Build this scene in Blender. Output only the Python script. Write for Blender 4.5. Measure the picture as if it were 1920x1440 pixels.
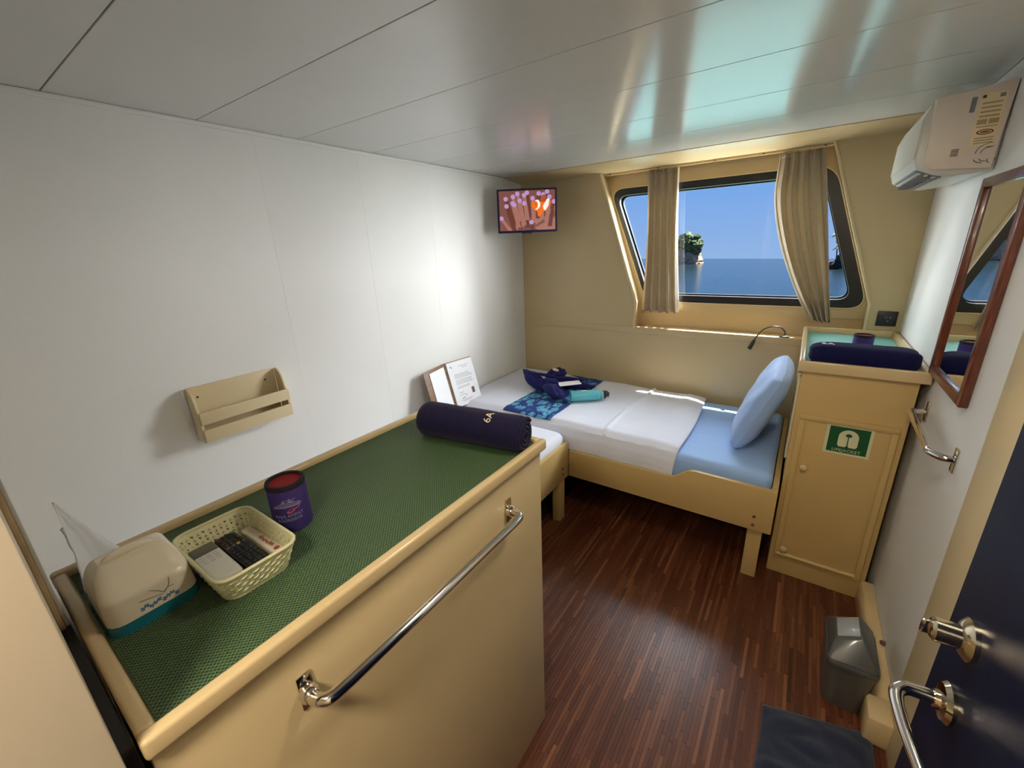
import bpy, bmesh, math, random
from math import sin, cos, pi, radians
from mathutils import Vector, Matrix, noise

for o in list(bpy.data.objects):
    bpy.data.objects.remove(o)
S = bpy.context.scene
COL = S.collection
random.seed(7)

# ------------------------------------------------------------------ camera
CAM = Vector((1.9032, 0.0, 1.5685))
RIGHT = Vector((0.82319, 0.56648, -0.03819))
FWD = Vector((-0.54850, 0.77608, -0.31121))
UP = Vector((-0.14666, 0.27713, 0.94957))
cd = bpy.data.cameras.new('camera')
cd.sensor_width = 36.0
cd.sensor_fit = 'HORIZONTAL'
cd.lens = 36.0 * 778.04 / 1920.0
cd.clip_start = 0.02
cd.clip_end = 2000
co = bpy.data.objects.new('camera', cd)
COL.objects.link(co)
co.matrix_world = Matrix(((RIGHT.x, UP.x, -FWD.x, CAM.x), (RIGHT.y, UP.y, -FWD.y, CAM.y),
                          (RIGHT.z, UP.z, -FWD.z, CAM.z), (0, 0, 0, 1)))
S.camera = co

# ------------------------------------------------------------------ sky, sun, exposure
S.view_settings.view_transform = 'Standard'
S.view_settings.look = 'None'
S.view_settings.gamma = 1.0
S.view_settings.use_curve_mapping = False
S.view_settings.exposure = 0.1

w = bpy.data.worlds.new('sky')
S.world = w
w.use_nodes = True
nt = w.node_tree
nt.nodes.clear()
tc = nt.nodes.new('ShaderNodeTexCoord')
sp = nt.nodes.new('ShaderNodeSeparateXYZ')
mp = nt.nodes.new('ShaderNodeMapRange')
mp.inputs['From Min'].default_value = -0.05
mp.inputs['From Max'].default_value = 0.6
cr = nt.nodes.new('ShaderNodeValToRGB')
cr.color_ramp.elements[0].position = 0.0
cr.color_ramp.elements[0].color = (0.30, 0.47, 0.78, 1)
cr.color_ramp.elements[1].position = 1.0
cr.color_ramp.elements[1].color = (0.10, 0.27, 0.75, 1)
e = cr.color_ramp.elements.new(0.30)
e.color = (0.16, 0.37, 0.83, 1)
bg = nt.nodes.new('ShaderNodeBackground')
bg.inputs['Strength'].default_value = 1.0
ow = nt.nodes.new('ShaderNodeOutputWorld')
nt.links.new(tc.outputs['Generated'], sp.inputs[0])
nt.links.new(sp.outputs['Z'], mp.inputs['Value'])
nt.links.new(mp.outputs[0], cr.inputs[0])
nt.links.new(cr.outputs[0], bg.inputs['Color'])
nt.links.new(bg.outputs[0], ow.inputs[0])

SUN_DIR = Vector((-0.22, -0.34, -0.915)).normalized()
sd = bpy.data.lights.new('sun', 'SUN')
sd.energy = 40.0
sd.angle = radians(0.8)
sd.color = (1.0, 0.93, 0.80)
so = bpy.data.objects.new('sun', sd)
COL.objects.link(so)
so.rotation_euler = SUN_DIR.to_track_quat('-Z', 'Y').to_euler()
so.location = (3, 6, 8)

# added area lights outside the window, brightening the cabin beyond the sky alone
def daylight_fill(loc, target, sx, sy, watts, col):
    d = bpy.data.lights.new('daylight_fill', 'AREA')
    d.shape = 'RECTANGLE'
    d.size = sx
    d.size_y = sy
    d.energy = watts
    d.color = col
    o = bpy.data.objects.new('daylight_fill', d)
    COL.objects.link(o)
    o.location = loc
    o.rotation_euler = (Vector(target) - Vector(loc)).to_track_quat('-Z', 'Y').to_euler()


daylight_fill((1.6, 6.0, 3.75), (1.0, 1.6, 0.9), 6.0, 2.4, 620.0, (0.86, 0.93, 1.0))
daylight_fill((5.3, 7.2, 2.8), (1.4, 3.05, 1.5), 4.0, 4.6, 2300.0, (0.95, 0.97, 1.0))
daylight_fill((10.0, 5.7, 2.8), (1.4, 3.05, 1.5), 6.0, 4.6, 2300.0, (0.95, 0.97, 1.0))
daylight_fill((-4.6, 5.7, 2.6), (1.4, 3.05, 1.55), 5.0, 4.2, 1300.0, (0.92, 0.97, 1.0))

# ------------------------------------------------------------------ materials
MATS = {}


def lin(c):
    return tuple((x / 12.92 if x <= 0.04045 else ((x + 0.055) / 1.055) ** 2.4) for x in c)


def rgb(r, g, b):
    return lin((r / 255.0, g / 255.0, b / 255.0))


def pm(name, col, rough=0.5, metal=0.0, var=0.04, vscale=8.0, bump=0.0, bscale=120.0, coat=0.0, spec=0.5,
       emit=None, estr=0.0, sheen=0.0, stretch=None, subsurf=0.0):
    m = bpy.data.materials.new(name)
    m.use_nodes = True
    t = m.node_tree
    b = t.nodes['Principled BSDF']
    tcx = t.nodes.new('ShaderNodeTexCoord')
    src = tcx.outputs['Object']
    if stretch:
        mpn = t.nodes.new('ShaderNodeMapping')
        mpn.inputs['Scale'].default_value = stretch
        t.links.new(src, mpn.inputs[0])
        src = mpn.outputs[0]
    n = t.nodes.new('ShaderNodeTexNoise')
    n.inputs['Scale'].default_value = vscale
    n.inputs['Detail'].default_value = 4
    t.links.new(src, n.inputs['Vector'])
    r = t.nodes.new('ShaderNodeValToRGB')
    r.color_ramp.elements[0].position = 0.3
    r.color_ramp.elements[1].position = 0.7
    r.color_ramp.elements[0].color = tuple(max(0, c * (1 - var)) for c in col) + (1,)
    r.color_ramp.elements[1].color = tuple(min(1, c * (1 + var)) for c in col) + (1,)
    t.links.new(n.outputs['Fac'], r.inputs[0])
    t.links.new(r.outputs[0], b.inputs['Base Color'])
    b.inputs['Roughness'].default_value = rough
    b.inputs['Metallic'].default_value = metal
    b.inputs['Specular IOR Level'].default_value = spec
    b.inputs['Coat Weight'].default_value = coat
    b.inputs['Coat Roughness'].default_value = 0.08
    b.inputs['Sheen Weight'].default_value = sheen
    if subsurf:
        b.inputs['Transmission Weight'].default_value = 0
    if emit:
        b.inputs['Emission Color'].default_value = tuple(emit) + (1,)
        b.inputs['Emission Strength'].default_value = estr
    if bump:
        n2 = t.nodes.new('ShaderNodeTexNoise')
        n2.inputs['Scale'].default_value = bscale
        n2.inputs['Detail'].default_value = 3
        t.links.new(src, n2.inputs['Vector'])
        bp = t.nodes.new('ShaderNodeBump')
        bp.inputs['Strength'].default_value = bump
        bp.inputs['Distance'].default_value = 0.002
        t.links.new(n2.outputs['Fac'], bp.inputs['Height'])
        t.links.new(bp.outputs[0], b.inputs['Normal'])
    MATS[name] = m
    return m


def emis(name, col, s=1.0):
    m = bpy.data.materials.new(name)
    m.use_nodes = True
    t = m.node_tree
    b = t.nodes['Principled BSDF']
    b.inputs['Base Color'].default_value = (0.01, 0.01, 0.01, 1)
    b.inputs['Roughness'].default_value = 0.3
    n = t.nodes.new('ShaderNodeTexNoise')
    n.inputs['Scale'].default_value = 60
    r = t.nodes.new('ShaderNodeValToRGB')
    r.color_ramp.elements[0].color = tuple(c * 0.75 for c in col) + (1,)
    r.color_ramp.elements[1].color = tuple(min(1, c * 1.25) for c in col) + (1,)
    t.links.new(n.outputs['Fac'], r.inputs[0])
    t.links.new(r.outputs[0], b.inputs['Emission Color'])
    b.inputs['Emission Strength'].default_value = s
    MATS[name] = m
    return m


CREAM = (0.58, 0.452, 0.252)
pm('wall_white', (0.80, 0.785, 0.745), 0.55, var=0.015, vscale=2.0, bump=0.12, bscale=260)
pm('wall_right_white', (0.74, 0.735, 0.71), 0.5, var=0.02, vscale=3.0, bump=0.25, bscale=190)
pm('ceiling_enamel', (0.66, 0.66, 0.63), 0.17, var=0.02, vscale=2.0, bump=0.05, bscale=40, coat=0.0, spec=0.75)
pm('cream_paint', CREAM, 0.33, var=0.025, vscale=3.0, bump=0.06, bscale=140)
pm('cream_furniture', (0.56, 0.39, 0.155), 0.36, var=0.025, vscale=3.0, bump=0.06, bscale=140)
pm('partition_beige', (0.62, 0.52, 0.38), 0.4, var=0.02, vscale=3.0, bump=0.08, bscale=140)
pm('cream_gloss', (0.66, 0.50, 0.27), 0.22, var=0.03, vscale=6.0, bump=0.06, bscale=90, coat=0.2)
pm('cream_light', (0.68, 0.55, 0.33), 0.3, var=0.03, vscale=6.0, bump=0.05, bscale=90)
pm('tan_trim', (0.50, 0.36, 0.20), 0.45, var=0.15, vscale=25.0, bump=0.3, bscale=60)
pm('grey_trim', (0.62, 0.60, 0.52), 0.5, var=0.04)
pm('dark_gap', (0.015, 0.013, 0.014), 0.7, var=0.2)
pm('black_rubber', (0.012, 0.013, 0.016), 0.32, var=0.2, vscale=20, bump=0.05)
pm('black_plastic', (0.015, 0.015, 0.017), 0.35, var=0.1)
pm('navy_case', (0.02, 0.012, 0.07), 0.3, var=0.1)
pm('chrome', (0.72, 0.70, 0.66), 0.10, metal=1.0, var=0.02, bump=0.03, bscale=30)
pm('brass_chrome', (0.70, 0.62, 0.47), 0.13, metal=1.0, var=0.04)
pm('door_navy', (0.0055, 0.010, 0.033), 0.45, var=0.15, vscale=30, bump=0.1, bscale=300, spec=0.10)
pm('mahogany', (0.135, 0.035, 0.018), 0.28, var=0.35, vscale=14, stretch=(9, 9, 1.2), coat=0.3)
pm('mirror_silver', (0.90, 0.90, 0.88), 0.02, metal=1.0, var=0.0)
pm('mirror_bevel', (0.85, 0.87, 0.88), 0.12, metal=1.0, var=0.0)
pm('sheet_white', (0.74, 0.76, 0.86), 0.85, var=0.02, bump=0.25, bscale=45, sheen=0.2)
pm('sheet_blue', (0.34, 0.54, 0.93), 0.8, var=0.03, bump=1.0, bscale=7, sheen=0.2, stretch=(0.6, 5, 1))
pm('pillow_blue', (0.31, 0.46, 0.77), 0.7, var=0.04, bump=0.2, bscale=50, sheen=0.2)
pm('towel_navy', (0.016, 0.013, 0.045), 0.95, var=0.35, vscale=400, bump=0.6, bscale=700, sheen=0.08, spec=0.1)
pm('towel_blue', (0.021, 0.022, 0.130), 0.95, var=0.35, vscale=500, bump=0.6, bscale=700, sheen=0.08, spec=0.1)
pm('towel_deep', (0.010, 0.011, 0.060), 0.95, var=0.35, vscale=400, bump=0.6, bscale=700, sheen=0.05, spec=0.1)
pm('rug_navy', (0.008, 0.014, 0.042), 0.95, var=0.5, vscale=300, bump=1.0, bscale=500, sheen=0.2)
pm('embroidery_cream', (0.80, 0.70, 0.46), 0.8, var=0.1, vscale=200, bump=0.4, bscale=500)
pm('card_cream', (0.78, 0.74, 0.58), 0.6)
pm('paper_white', (0.86, 0.86, 0.88), 0.75, var=0.01)
pm('tissue_white', (0.84, 0.85, 0.88), 0.9, var=0.02, bump=0.2, bscale=70)
pm('print_grey', (0.42, 0.43, 0.46), 0.8)
pm('print_dark', (0.05, 0.045, 0.04), 0.7)
pm('print_brown', (0.16, 0.07, 0.05), 0.7)
pm('leather_brown', (0.20, 0.105, 0.045), 0.5, var=0.2, vscale=30, bump=0.3, bscale=200)
pm('bottle_teal', (0.13, 0.55, 0.64), 0.35, var=0.05, metal=0.2, coat=0.2)
pm('koozie_purple', (0.045, 0.024, 0.165), 0.85, var=0.12, vscale=150, bump=0.4, bscale=600)
pm('koozie_red', (0.22, 0.004, 0.006), 0.85, var=0.1)
pm('koozie_black', (0.012, 0.006, 0.010), 0.85, var=0.1)
pm('koozie_print', (0.26, 0.24, 0.38), 0.7)
pm('koozie_print_red', (0.55, 0.06, 0.12), 0.7)
pm('plastic_cream', (0.82, 0.74, 0.58), 0.22, var=0.02, coat=0.35)
pm('plastic_teal', (0.012, 0.17, 0.24), 0.25, var=0.05, coat=0.3)
pm('decal_blue', (0.06, 0.20, 0.42), 0.4)
pm('decal_green', (0.17, 0.22, 0.18), 0.4)
pm('basket_plastic', (0.72, 0.69, 0.42), 0.38, var=0.03)
pm('remote_white', (0.72, 0.70, 0.64), 0.4)
pm('lcd_grey', (0.13, 0.125, 0.10), 0.25)
pm('remote_black', (0.015, 0.014, 0.016), 0.35)
pm('button_red', (0.28, 0.03, 0.03), 0.5)
pm('button_green', (0.06, 0.14, 0.07), 0.5)
pm('button_yellow', (0.50, 0.42, 0.08), 0.5)
pm('button_blue', (0.05, 0.08, 0.12), 0.5)
pm('print_red', (0.45, 0.08, 0.05), 0.6)
pm('liner_teal', (0.20, 0.50, 0.44), 0.55, var=0.06, bump=0.4, bscale=30)
pm('sign_green', (0.004, 0.085, 0.025), 0.45, var=0.05)
pm('sign_cream', (0.66, 0.64, 0.40), 0.5, var=0.03)
pm('ac_white', (0.70, 0.69, 0.64), 0.3, var=0.01)
pm('ac_side', (0.86, 0.75, 0.65), 0.4, var=0.01)
pm('ac_grey', (0.22, 0.23, 0.25), 0.4)
pm('label_cream', (0.95, 0.78, 0.48), 0.6, var=0.03)
pm('label_tan', (0.50, 0.38, 0.20), 0.6)
pm('bin_grey', (0.075, 0.075, 0.072), 0.32, var=0.06, coat=0.2)
pm('bin_body', (0.10, 0.092, 0.08), 0.4, var=0.06)
pm('bin_flap', (0.30, 0.32, 0.33), 0.22, var=0.05, coat=0.3)
pm('hull_paint', (0.75, 0.74, 0.70), 0.5)
pm('rock_pale', (0.24, 0.195, 0.14), 0.9, var=0.4, vscale=0.8, bump=1.0, bscale=2.0)
pm('rock_dark', (0.008, 0.0075, 0.009), 0.9, var=0.5, vscale=0.8, bump=1.0, bscale=2.0)
pm('foliage', (0.028, 0.062, 0.016), 0.8, var=0.7, vscale=1.2)
pm('palm_green', (0.02, 0.04, 0.012), 0.8, var=0.5, vscale=1.2)
pm('palm_trunk', (0.03, 0.025, 0.018), 0.9)
pm('lamp_shell', (0.7, 0.7, 0.68), 0.4)
m_lamp = emis('lamp_glow', (1.0, 0.86, 0.64), 4.0)


def curtain_mat():
    m = pm('curtain_cloth', (0.50, 0.42, 0.30), 0.85, var=0.06, vscale=40, bump=0.3, bscale=300, sheen=0.2)
    t = m.node_tree
    b = t.nodes['Principled BSDF']
    tr = t.nodes.new('ShaderNodeBsdfTranslucent')
    tr.inputs['Color'].default_value = (0.45, 0.36, 0.22, 1)
    mx = t.nodes.new('ShaderNodeMixShader')
    mx.inputs[0].default_value = 0.25
    t.links.new(b.outputs[0], mx.inputs[1])
    t.links.new(tr.outputs[0], mx.inputs[2])
    t.links.new(mx.outputs[0], t.nodes['Material Output'].inputs[0])
    return m


curtain_mat()
pm('curtain_lining', (0.85, 0.84, 0.78), 0.85, var=0.02)


def glass_mat():
    m = bpy.data.materials.new('window_glass')
    m.use_nodes = True
    t = m.node_tree
    t.nodes.clear()
    tr = t.nodes.new('ShaderNodeBsdfTransparent')
    tr.inputs['Color'].default_value = (0.97, 0.98, 0.98, 1)
    gl = t.nodes.new('ShaderNodeBsdfGlossy')
    gl.inputs['Roughness'].default_value = 0.01
    mx = t.nodes.new('ShaderNodeMixShader')
    o = t.nodes.new('ShaderNodeOutputMaterial')
    mx.inputs[0].default_value = 0.02
    t.links.new(tr.outputs[0], mx.inputs[1])
    t.links.new(gl.outputs[0], mx.inputs[2])
    t.links.new(mx.outputs[0], o.inputs[0])
    MATS['window_glass'] = m


glass_mat()


def mat_mat():
    """woven non-slip mat: rows of small knots"""
    m = pm('mat_green', (0.055, 0.105, 0.04), 0.55, var=0.12, vscale=6)
    t = m.node_tree
    b = t.nodes['Principled BSDF']
    tcx = t.nodes.new('ShaderNodeTexCoord')
    s = t.nodes.new('ShaderNodeSeparateXYZ')
    t.links.new(tcx.outputs['Object'], s.inputs[0])

    def sine(out, k, ph=0.0):
        a = t.nodes.new('ShaderNodeMath')
        a.operation = 'MULTIPLY_ADD'
        a.inputs[1].default_value = k
        a.inputs[2].default_value = ph
        t.links.new(out, a.inputs[0])
        c = t.nodes.new('ShaderNodeMath')
        c.operation = 'SINE'
        t.links.new(a.outputs[0], c.inputs[0])
        return c.outputs[0]
    k = 2 * pi / 0.0066
    sx = sine(s.outputs['X'], k)
    sy = sine(s.outputs['Y'], k)
    mu = t.nodes.new('ShaderNodeMath')
    mu.operation = 'MULTIPLY'
    t.links.new(sx, mu.inputs[0])
    t.links.new(sy, mu.inputs[1])
    rr = t.nodes.new('ShaderNodeValToRGB')
    rr.color_ramp.elements[0].position = 0.25
    rr.color_ramp.elements[0].color = (0.010, 0.022, 0.008, 1)
    rr.color_ramp.elements[1].position = 0.55
    rr.color_ramp.elements[1].color = (0.085, 0.155, 0.06, 1)
    m2 = t.nodes.new('ShaderNodeMapRange')
    m2.inputs['From Min'].default_value = -1
    m2.inputs['From Max'].default_value = 1
    t.links.new(mu.outputs[0], m2.inputs['Value'])
    t.links.new(m2.outputs[0], rr.inputs[0])
    t.links.new(rr.outputs[0], b.inputs['Base Color'])
    bp = t.nodes.new('ShaderNodeBump')
    bp.inputs['Strength'].default_value = 0.8
    bp.inputs['Distance'].default_value = 0.002
    t.links.new(m2.outputs[0], bp.inputs['Height'])
    t.links.new(bp.outputs[0], b.inputs['Normal'])


mat_mat()


def runner_mat():
    m = pm('runner_batik', (0.01, 0.04, 0.2), 0.75, var=0.1)
    t = m.node_tree
    b = t.nodes['Principled BSDF']
    tcx = t.nodes.new('ShaderNodeTexCoord')
    mpn = t.nodes.new('ShaderNodeMapping')
    mpn.inputs['Rotation'].default_value = (0, 0, 0.6)
    mpn.inputs['Scale'].default_value = (1.0, 0.62, 0.0)
    t.links.new(tcx.outputs['Object'], mpn.inputs[0])
    v = t.nodes.new('ShaderNodeTexVoronoi')
    v.inputs['Scale'].default_value = 19
    v.inputs['Randomness'].default_value = 0.75
    n = t.nodes.new('ShaderNodeTexNoise')
    n.inputs['Scale'].default_value = 110
    n.inputs['Detail'].default_value = 2
    t.links.new(mpn.outputs[0], v.inputs['Vector'])
    t.links.new(mpn.outputs[0], n.inputs['Vector'])
    ad = t.nodes.new('ShaderNodeMath')
    ad.operation = 'MULTIPLY_ADD'
    ad.inputs[1].default_value = 0.55
    t.links.new(n.outputs['Fac'], ad.inputs[0])
    t.links.new(v.outputs['Distance'], ad.inputs[2])
    r = t.nodes.new('ShaderNodeValToRGB')
    r.color_ramp.interpolation = 'CONSTANT'
    els = r.color_ramp.elements
    els[0].position = 0.0
    els[0].color = (0.03, 0.20, 0.32, 1)
    els[1].position = 0.52
    els[1].color = (0.20, 0.58, 0.72, 1)
    for p_, c_ in ((0.61, (0.02, 0.13, 0.35, 1)), (0.68, (0.16, 0.50, 0.70, 1)), (0.75, (0.006, 0.035, 0.19, 1))):
        q = els.new(p_)
        q.color = c_
    t.links.new(ad.outputs[0], r.inputs[0])
    t.links.new(r.outputs[0], b.inputs['Base Color'])


runner_mat()


def strip_mat():
    m = pm('floor_wood', (0.10, 0.035, 0.018), 0.30, var=0.2, vscale=10, coat=0.0)
    t = m.node_tree
    b = t.nodes['Principled BSDF']
    at = t.nodes.new('ShaderNodeAttribute')
    at.attribute_name = 'tone'
    tcx = t.nodes.new('ShaderNodeTexCoord')
    mpn = t.nodes.new('ShaderNodeMapping')
    mpn.inputs['Scale'].default_value = (220, 14, 1)
    t.links.new(tcx.outputs['Object'], mpn.inputs[0])
    n = t.nodes.new('ShaderNodeTexNoise')
    n.inputs['Scale'].default_value = 1.0
    n.inputs['Detail'].default_value = 3
    t.links.new(mpn.outputs[0], n.inputs['Vector'])
    a = t.nodes.new('ShaderNodeMath')
    a.operation = 'MULTIPLY_ADD'
    a.inputs[1].default_value = 0.35
    t.links.new(n.outputs['Fac'], a.inputs[0])
    t.links.new(at.outputs['Fac'], a.inputs[2])
    r = t.nodes.new('ShaderNodeValToRGB')
    els = r.color_ramp.elements
    els[0].position = 0.12
    els[0].color = (0.030, 0.0085, 0.004, 1)
    els[1].position = 1.1 if False else 1.0
    els[1].color = (0.26, 0.105, 0.048, 1)
    q = els.new(0.55)
    q.color = (0.105, 0.030, 0.013, 1)
    t.links.new(a.outputs[0], r.inputs[0])
    t.links.new(r.outputs[0], b.inputs['Base Color'])


strip_mat()


def sea_mat():
    m = pm('sea_water', (0.002, 0.008, 0.014), 0.16, var=0.25, vscale=0.05)
    t = m.node_tree
    b = t.nodes['Principled BSDF']
    tcx = t.nodes.new('ShaderNodeTexCoord')
    mpn = t.nodes.new('ShaderNodeMapping')
    mpn.inputs['Scale'].default_value = (0.5, 0.9, 1)
    n = t.nodes.new('ShaderNodeTexNoise')
    n.inputs['Scale'].default_value = 1.1
    n.inputs['Detail'].default_value = 5
    t.links.new(tcx.outputs['Object'], mpn.inputs[0])
    t.links.new(mpn.outputs[0], n.inputs['Vector'])
    # shallow turquoise water near the boat, deep blue farther out
    sx = t.nodes.new('ShaderNodeSeparateXYZ')
    ge = t.nodes.new('ShaderNodeNewGeometry')
    t.links.new(ge.outputs['Position'], sx.inputs[0])
    mr = t.nodes.new('ShaderNodeMapRange')
    mr.inputs['From Min'].default_value = 55
    mr.inputs['From Max'].default_value = 85
    t.links.new(sx.outputs['Y'], mr.inputs['Value'])
    mx = t.nodes.new('ShaderNodeMix')
    mx.data_type = 'RGBA'
    mx.inputs['A'].default_value = (0.12, 0.235, 0.24, 1)
    mx.inputs['B'].default_value = (0.002, 0.008, 0.014, 1)
    t.links.new(mr.outputs[0], mx.inputs['Factor'])
    t.links.new(mx.outputs['Result'], b.inputs['Base Color'])
    bp = t.nodes.new('ShaderNodeBump')
    bp.inputs['Strength'].default_value = 0.5
    bp.inputs['Distance'].default_value = 0.35
    t.links.new(n.outputs['Fac'], bp.inputs['Height'])
    t.links.new(bp.outputs[0], b.inputs['Normal'])


sea_mat()

# ------------------------------------------------------------------ mesh helpers
WLOC = {}


class MB:
    def __init__(self):
        self.v = []
        self.f = []

    def add(self, vs, fs):
        n = len(self.v)
        self.v += [Vector(p) for p in vs]
        self.f += [tuple(i + n for i in q) for q in fs]
        return self

    def box(self, x0, x1, y0, y1, z0, z1):
        vs = [(x, y, z) for x in (x0, x1) for y in (y0, y1) for z in (z0, z1)]
        return self.add(vs, [(0, 1, 3, 2), (4, 6, 7, 5), (0, 4, 5, 1), (2, 3, 7, 6), (0, 2, 6, 4), (1, 5, 7, 3)])

    def prism(self, pts, ax, a, b):
        """polygon pts (2d) extruded along axis ax from a to b. 2d order: x->(y,z) y->(x,z) z->(x,y)"""
        def mk(p, t):
            return {'x': (t, p[0], p[1]), 'y': (p[0], t, p[1]), 'z': (p[0], p[1], t)}[ax]
        n = len(pts)
        vs = [mk(p, a) for p in pts] + [mk(p, b) for p in pts]
        fs = [tuple(range(n - 1, -1, -1)), tuple(range(n, 2 * n))]
        fs += [(i, (i + 1) % n, n + (i + 1) % n, n + i) for i in range(n)]
        return self.add(vs, fs)

    def tube(self, path, r, seg=12, caps=True):
        path = [Vector(p) for p in path]
        rr = r if isinstance(r, (list, tuple)) else [r] * len(path)
        rings = []
        t0 = (path[1] - path[0]).normalized()
        ref = Vector((0, 0, 1)) if abs(t0.z) < 0.9 else Vector((1, 0, 0))
        u = t0.cross(ref).normalized()
        for i, p in enumerate(path):
            a = path[max(0, i - 1)]
            b = path[min(len(path) - 1, i + 1)]
            t = (b - a).normalized()
            u = (u - t * u.dot(t)).normalized()
            v = t.cross(u)
            rings.append([p + (u * cos(2 * pi * k / seg) + v * sin(2 * pi * k / seg)) * rr[i] for k in range(seg)])
        vs = [q for ring in rings for q in ring]
        fs = []
        for i in range(len(rings) - 1):
            for k in range(seg):
                k2 = (k + 1) % seg
                fs.append((i * seg + k, i * seg + k2, (i + 1) * seg + k2, (i + 1) * seg + k))
        if caps:
            fs.append(tuple(range(seg - 1, -1, -1)))
            m = (len(rings) - 1) * seg
            fs.append(tuple(m + k for k in range(seg)))
        return self.add(vs, fs)

    def lathe(self, prof, c, axis=(0, 0, 1), seg=32):
        """prof list of (r, h) along axis from point c"""
        ax = Vector(axis).normalized()
        ref = Vector((1, 0, 0)) if abs(ax.x) < 0.9 else Vector((0, 1, 0))
        u = ax.cross(ref).normalized()
        v = ax.cross(u)
        c = Vector(c)
        vs = []
        for r, h in prof:
            for k in range(seg):
                a = 2 * pi * k / seg
                vs.append(c + ax * h + (u * cos(a) + v * sin(a)) * max(r, 1e-5))
        fs = []
        for i in range(len(prof) - 1):
            for k in range(seg):
                k2 = (k + 1) % seg
                fs.append((i * seg + k, i * seg + k2, (i + 1) * seg + k2, (i + 1) * seg + k))
        fs.append(tuple(range(seg - 1, -1, -1)))
        m = (len(prof) - 1) * seg
        fs.append(tuple(m + k for k in range(seg)))
        return self.add(vs, fs)

    def grid(self, fn, nu, nv):
        vs = [fn(i / nu, j / nv) for j in range(nv + 1) for i in range(nu + 1)]
        fs = [(j * (nu + 1) + i, j * (nu + 1) + i + 1, (j + 1) * (nu + 1) + i + 1, (j + 1) * (nu + 1) + i)
              for j in range(nv) for i in range(nu)]
        return self.add(vs, fs)

    def ell(self, c, r, rot=None, nu=24, nv=14, fn=None):
        c = Vector(c)
        vs = []
        for j in range(nv + 1):
            th = pi * j / nv
            for i in range(nu):
                ph = 2 * pi * i / nu
                p = Vector((sin(th) * cos(ph), sin(th) * sin(ph), cos(th)))
                if fn:
                    p = fn(p)
                p = Vector((p.x * r[0], p.y * r[1], p.z * r[2]))
                if rot is not None:
                    p = rot @ p
                vs.append(c + p)
        fs = []
        for j in range(nv):
            for i in range(nu):
                i2 = (i + 1) % nu
                fs.append((j * nu + i, (j + 1) * nu + i, (j + 1) * nu + i2, j * nu + i2))
        return self.add(vs, fs)

    def mesh(self, name, bevel=0.0, seg=2, smooth=False, recalc=True):
        me = bpy.data.meshes.new(name)
        bm = bmesh.new()
        bv = [bm.verts.new(p) for p in self.v]
        for q in self.f:
            try:
                bm.faces.new([bv[i] for i in q])
            except ValueError:
                pass
        if recalc:
            bmesh.ops.remove_doubles(bm, verts=bm.verts, dist=1e-6)
            bmesh.ops.recalc_face_normals(bm, faces=bm.faces)
        if bevel > 0:
            ed = [e_ for e_ in bm.edges if len(e_.link_faces) == 2 and e_.calc_face_angle(0) > 0.6]
            bmesh.ops.bevel(bm, geom=ed, offset=bevel, segments=seg, profile=0.5, affect='EDGES', clamp_overlap=True)
        if smooth or bevel > 0:
            for f_ in bm.faces:
                f_.smooth = True
            for e_ in bm.edges:
                if len(e_.link_faces) == 2 and e_.calc_face_angle(0) > radians(38):
                    e_.smooth = False
        bm.to_mesh(me)
        bm.free()
        return me


def obj(name, mb, mat, parent=None, bevel=0.0, seg=2, smooth=False, solid=0.0, recalc=True, sub=0):
    me = mb.mesh(name, bevel, seg, smooth, recalc) if isinstance(mb, MB) else mb
    if len(me.vertices):
        c = sum((v.co for v in me.vertices), Vector()) / len(me.vertices)
    else:
        c = Vector()
    me.transform(Matrix.Translation(-c))
    me.materials.append(MATS[mat])
    o = bpy.data.objects.new(name, me)
    COL.objects.link(o)
    WLOC[o.name] = c
    if parent:
        o.parent = parent
        o.location = c - WLOC[parent.name]
    else:
        o.location = c
    if sub:
        md = o.modifiers.new('sub', 'SUBSURF')
        md.levels = sub
        md.render_levels = sub
    if solid:
        md = o.modifiers.new('solid', 'SOLIDIFY')
        md.thickness = solid
        md.offset = 0
    return o


def tag(o, label, cat=None, group=None):
    o['label'] = label
    if cat:
        o['category'] = cat
    if group:
        o['group'] = group
    return o


def thing(name, label, cat, loc, group=None):
    o = bpy.data.objects.new(name, None)
    o.empty_display_size = 0.05
    COL.objects.link(o)
    o.location = loc
    WLOC[o.name] = Vector(loc)
    return tag(o, label, cat, group)


def struct(name, label, mb, mat, **k):
    o = obj(name, mb, mat, **k)
    o['kind'] = 'structure'
    o['label'] = label
    o['category'] = name.split('_')[0]
    return o


def arc(pts, n=8):
    """catmull-rom through pts"""
    P = [Vector(p) for p in pts]
    P = [P[0] * 2 - P[1]] + P + [P[-1] * 2 - P[-2]]
    out = []
    for i in range(1, len(P) - 2):
        for k in range(n):
            t = k / n
            a, b, c, d = P[i - 1], P[i], P[i + 1], P[i + 2]
            out.append(0.5 * ((2 * b) + (c - a) * t + (2 * a - 5 * b + 4 * c - d) * t * t + (3 * b - a - 3 * c + d) * t ** 3))
    out.append(P[-2])
    return out


def rpoly(pts, r, n=8):
    """rounded polygon corners, 2d"""
    out = []
    m = len(pts)
    for i in range(m):
        p = Vector(pts[i])
        a = (Vector(pts[i - 1]) - p)
        b = (Vector(pts[(i + 1) % m]) - p)
        rr = min(r, a.length * 0.45, b.length * 0.45)
        s = p + a.normalized() * rr
        e_ = p + b.normalized() * rr
        for k in range(n + 1):
            t = k / n
            out.append((1 - t) ** 2 * s + 2 * t * (1 - t) * p + t * t * e_)
    return out


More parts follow.
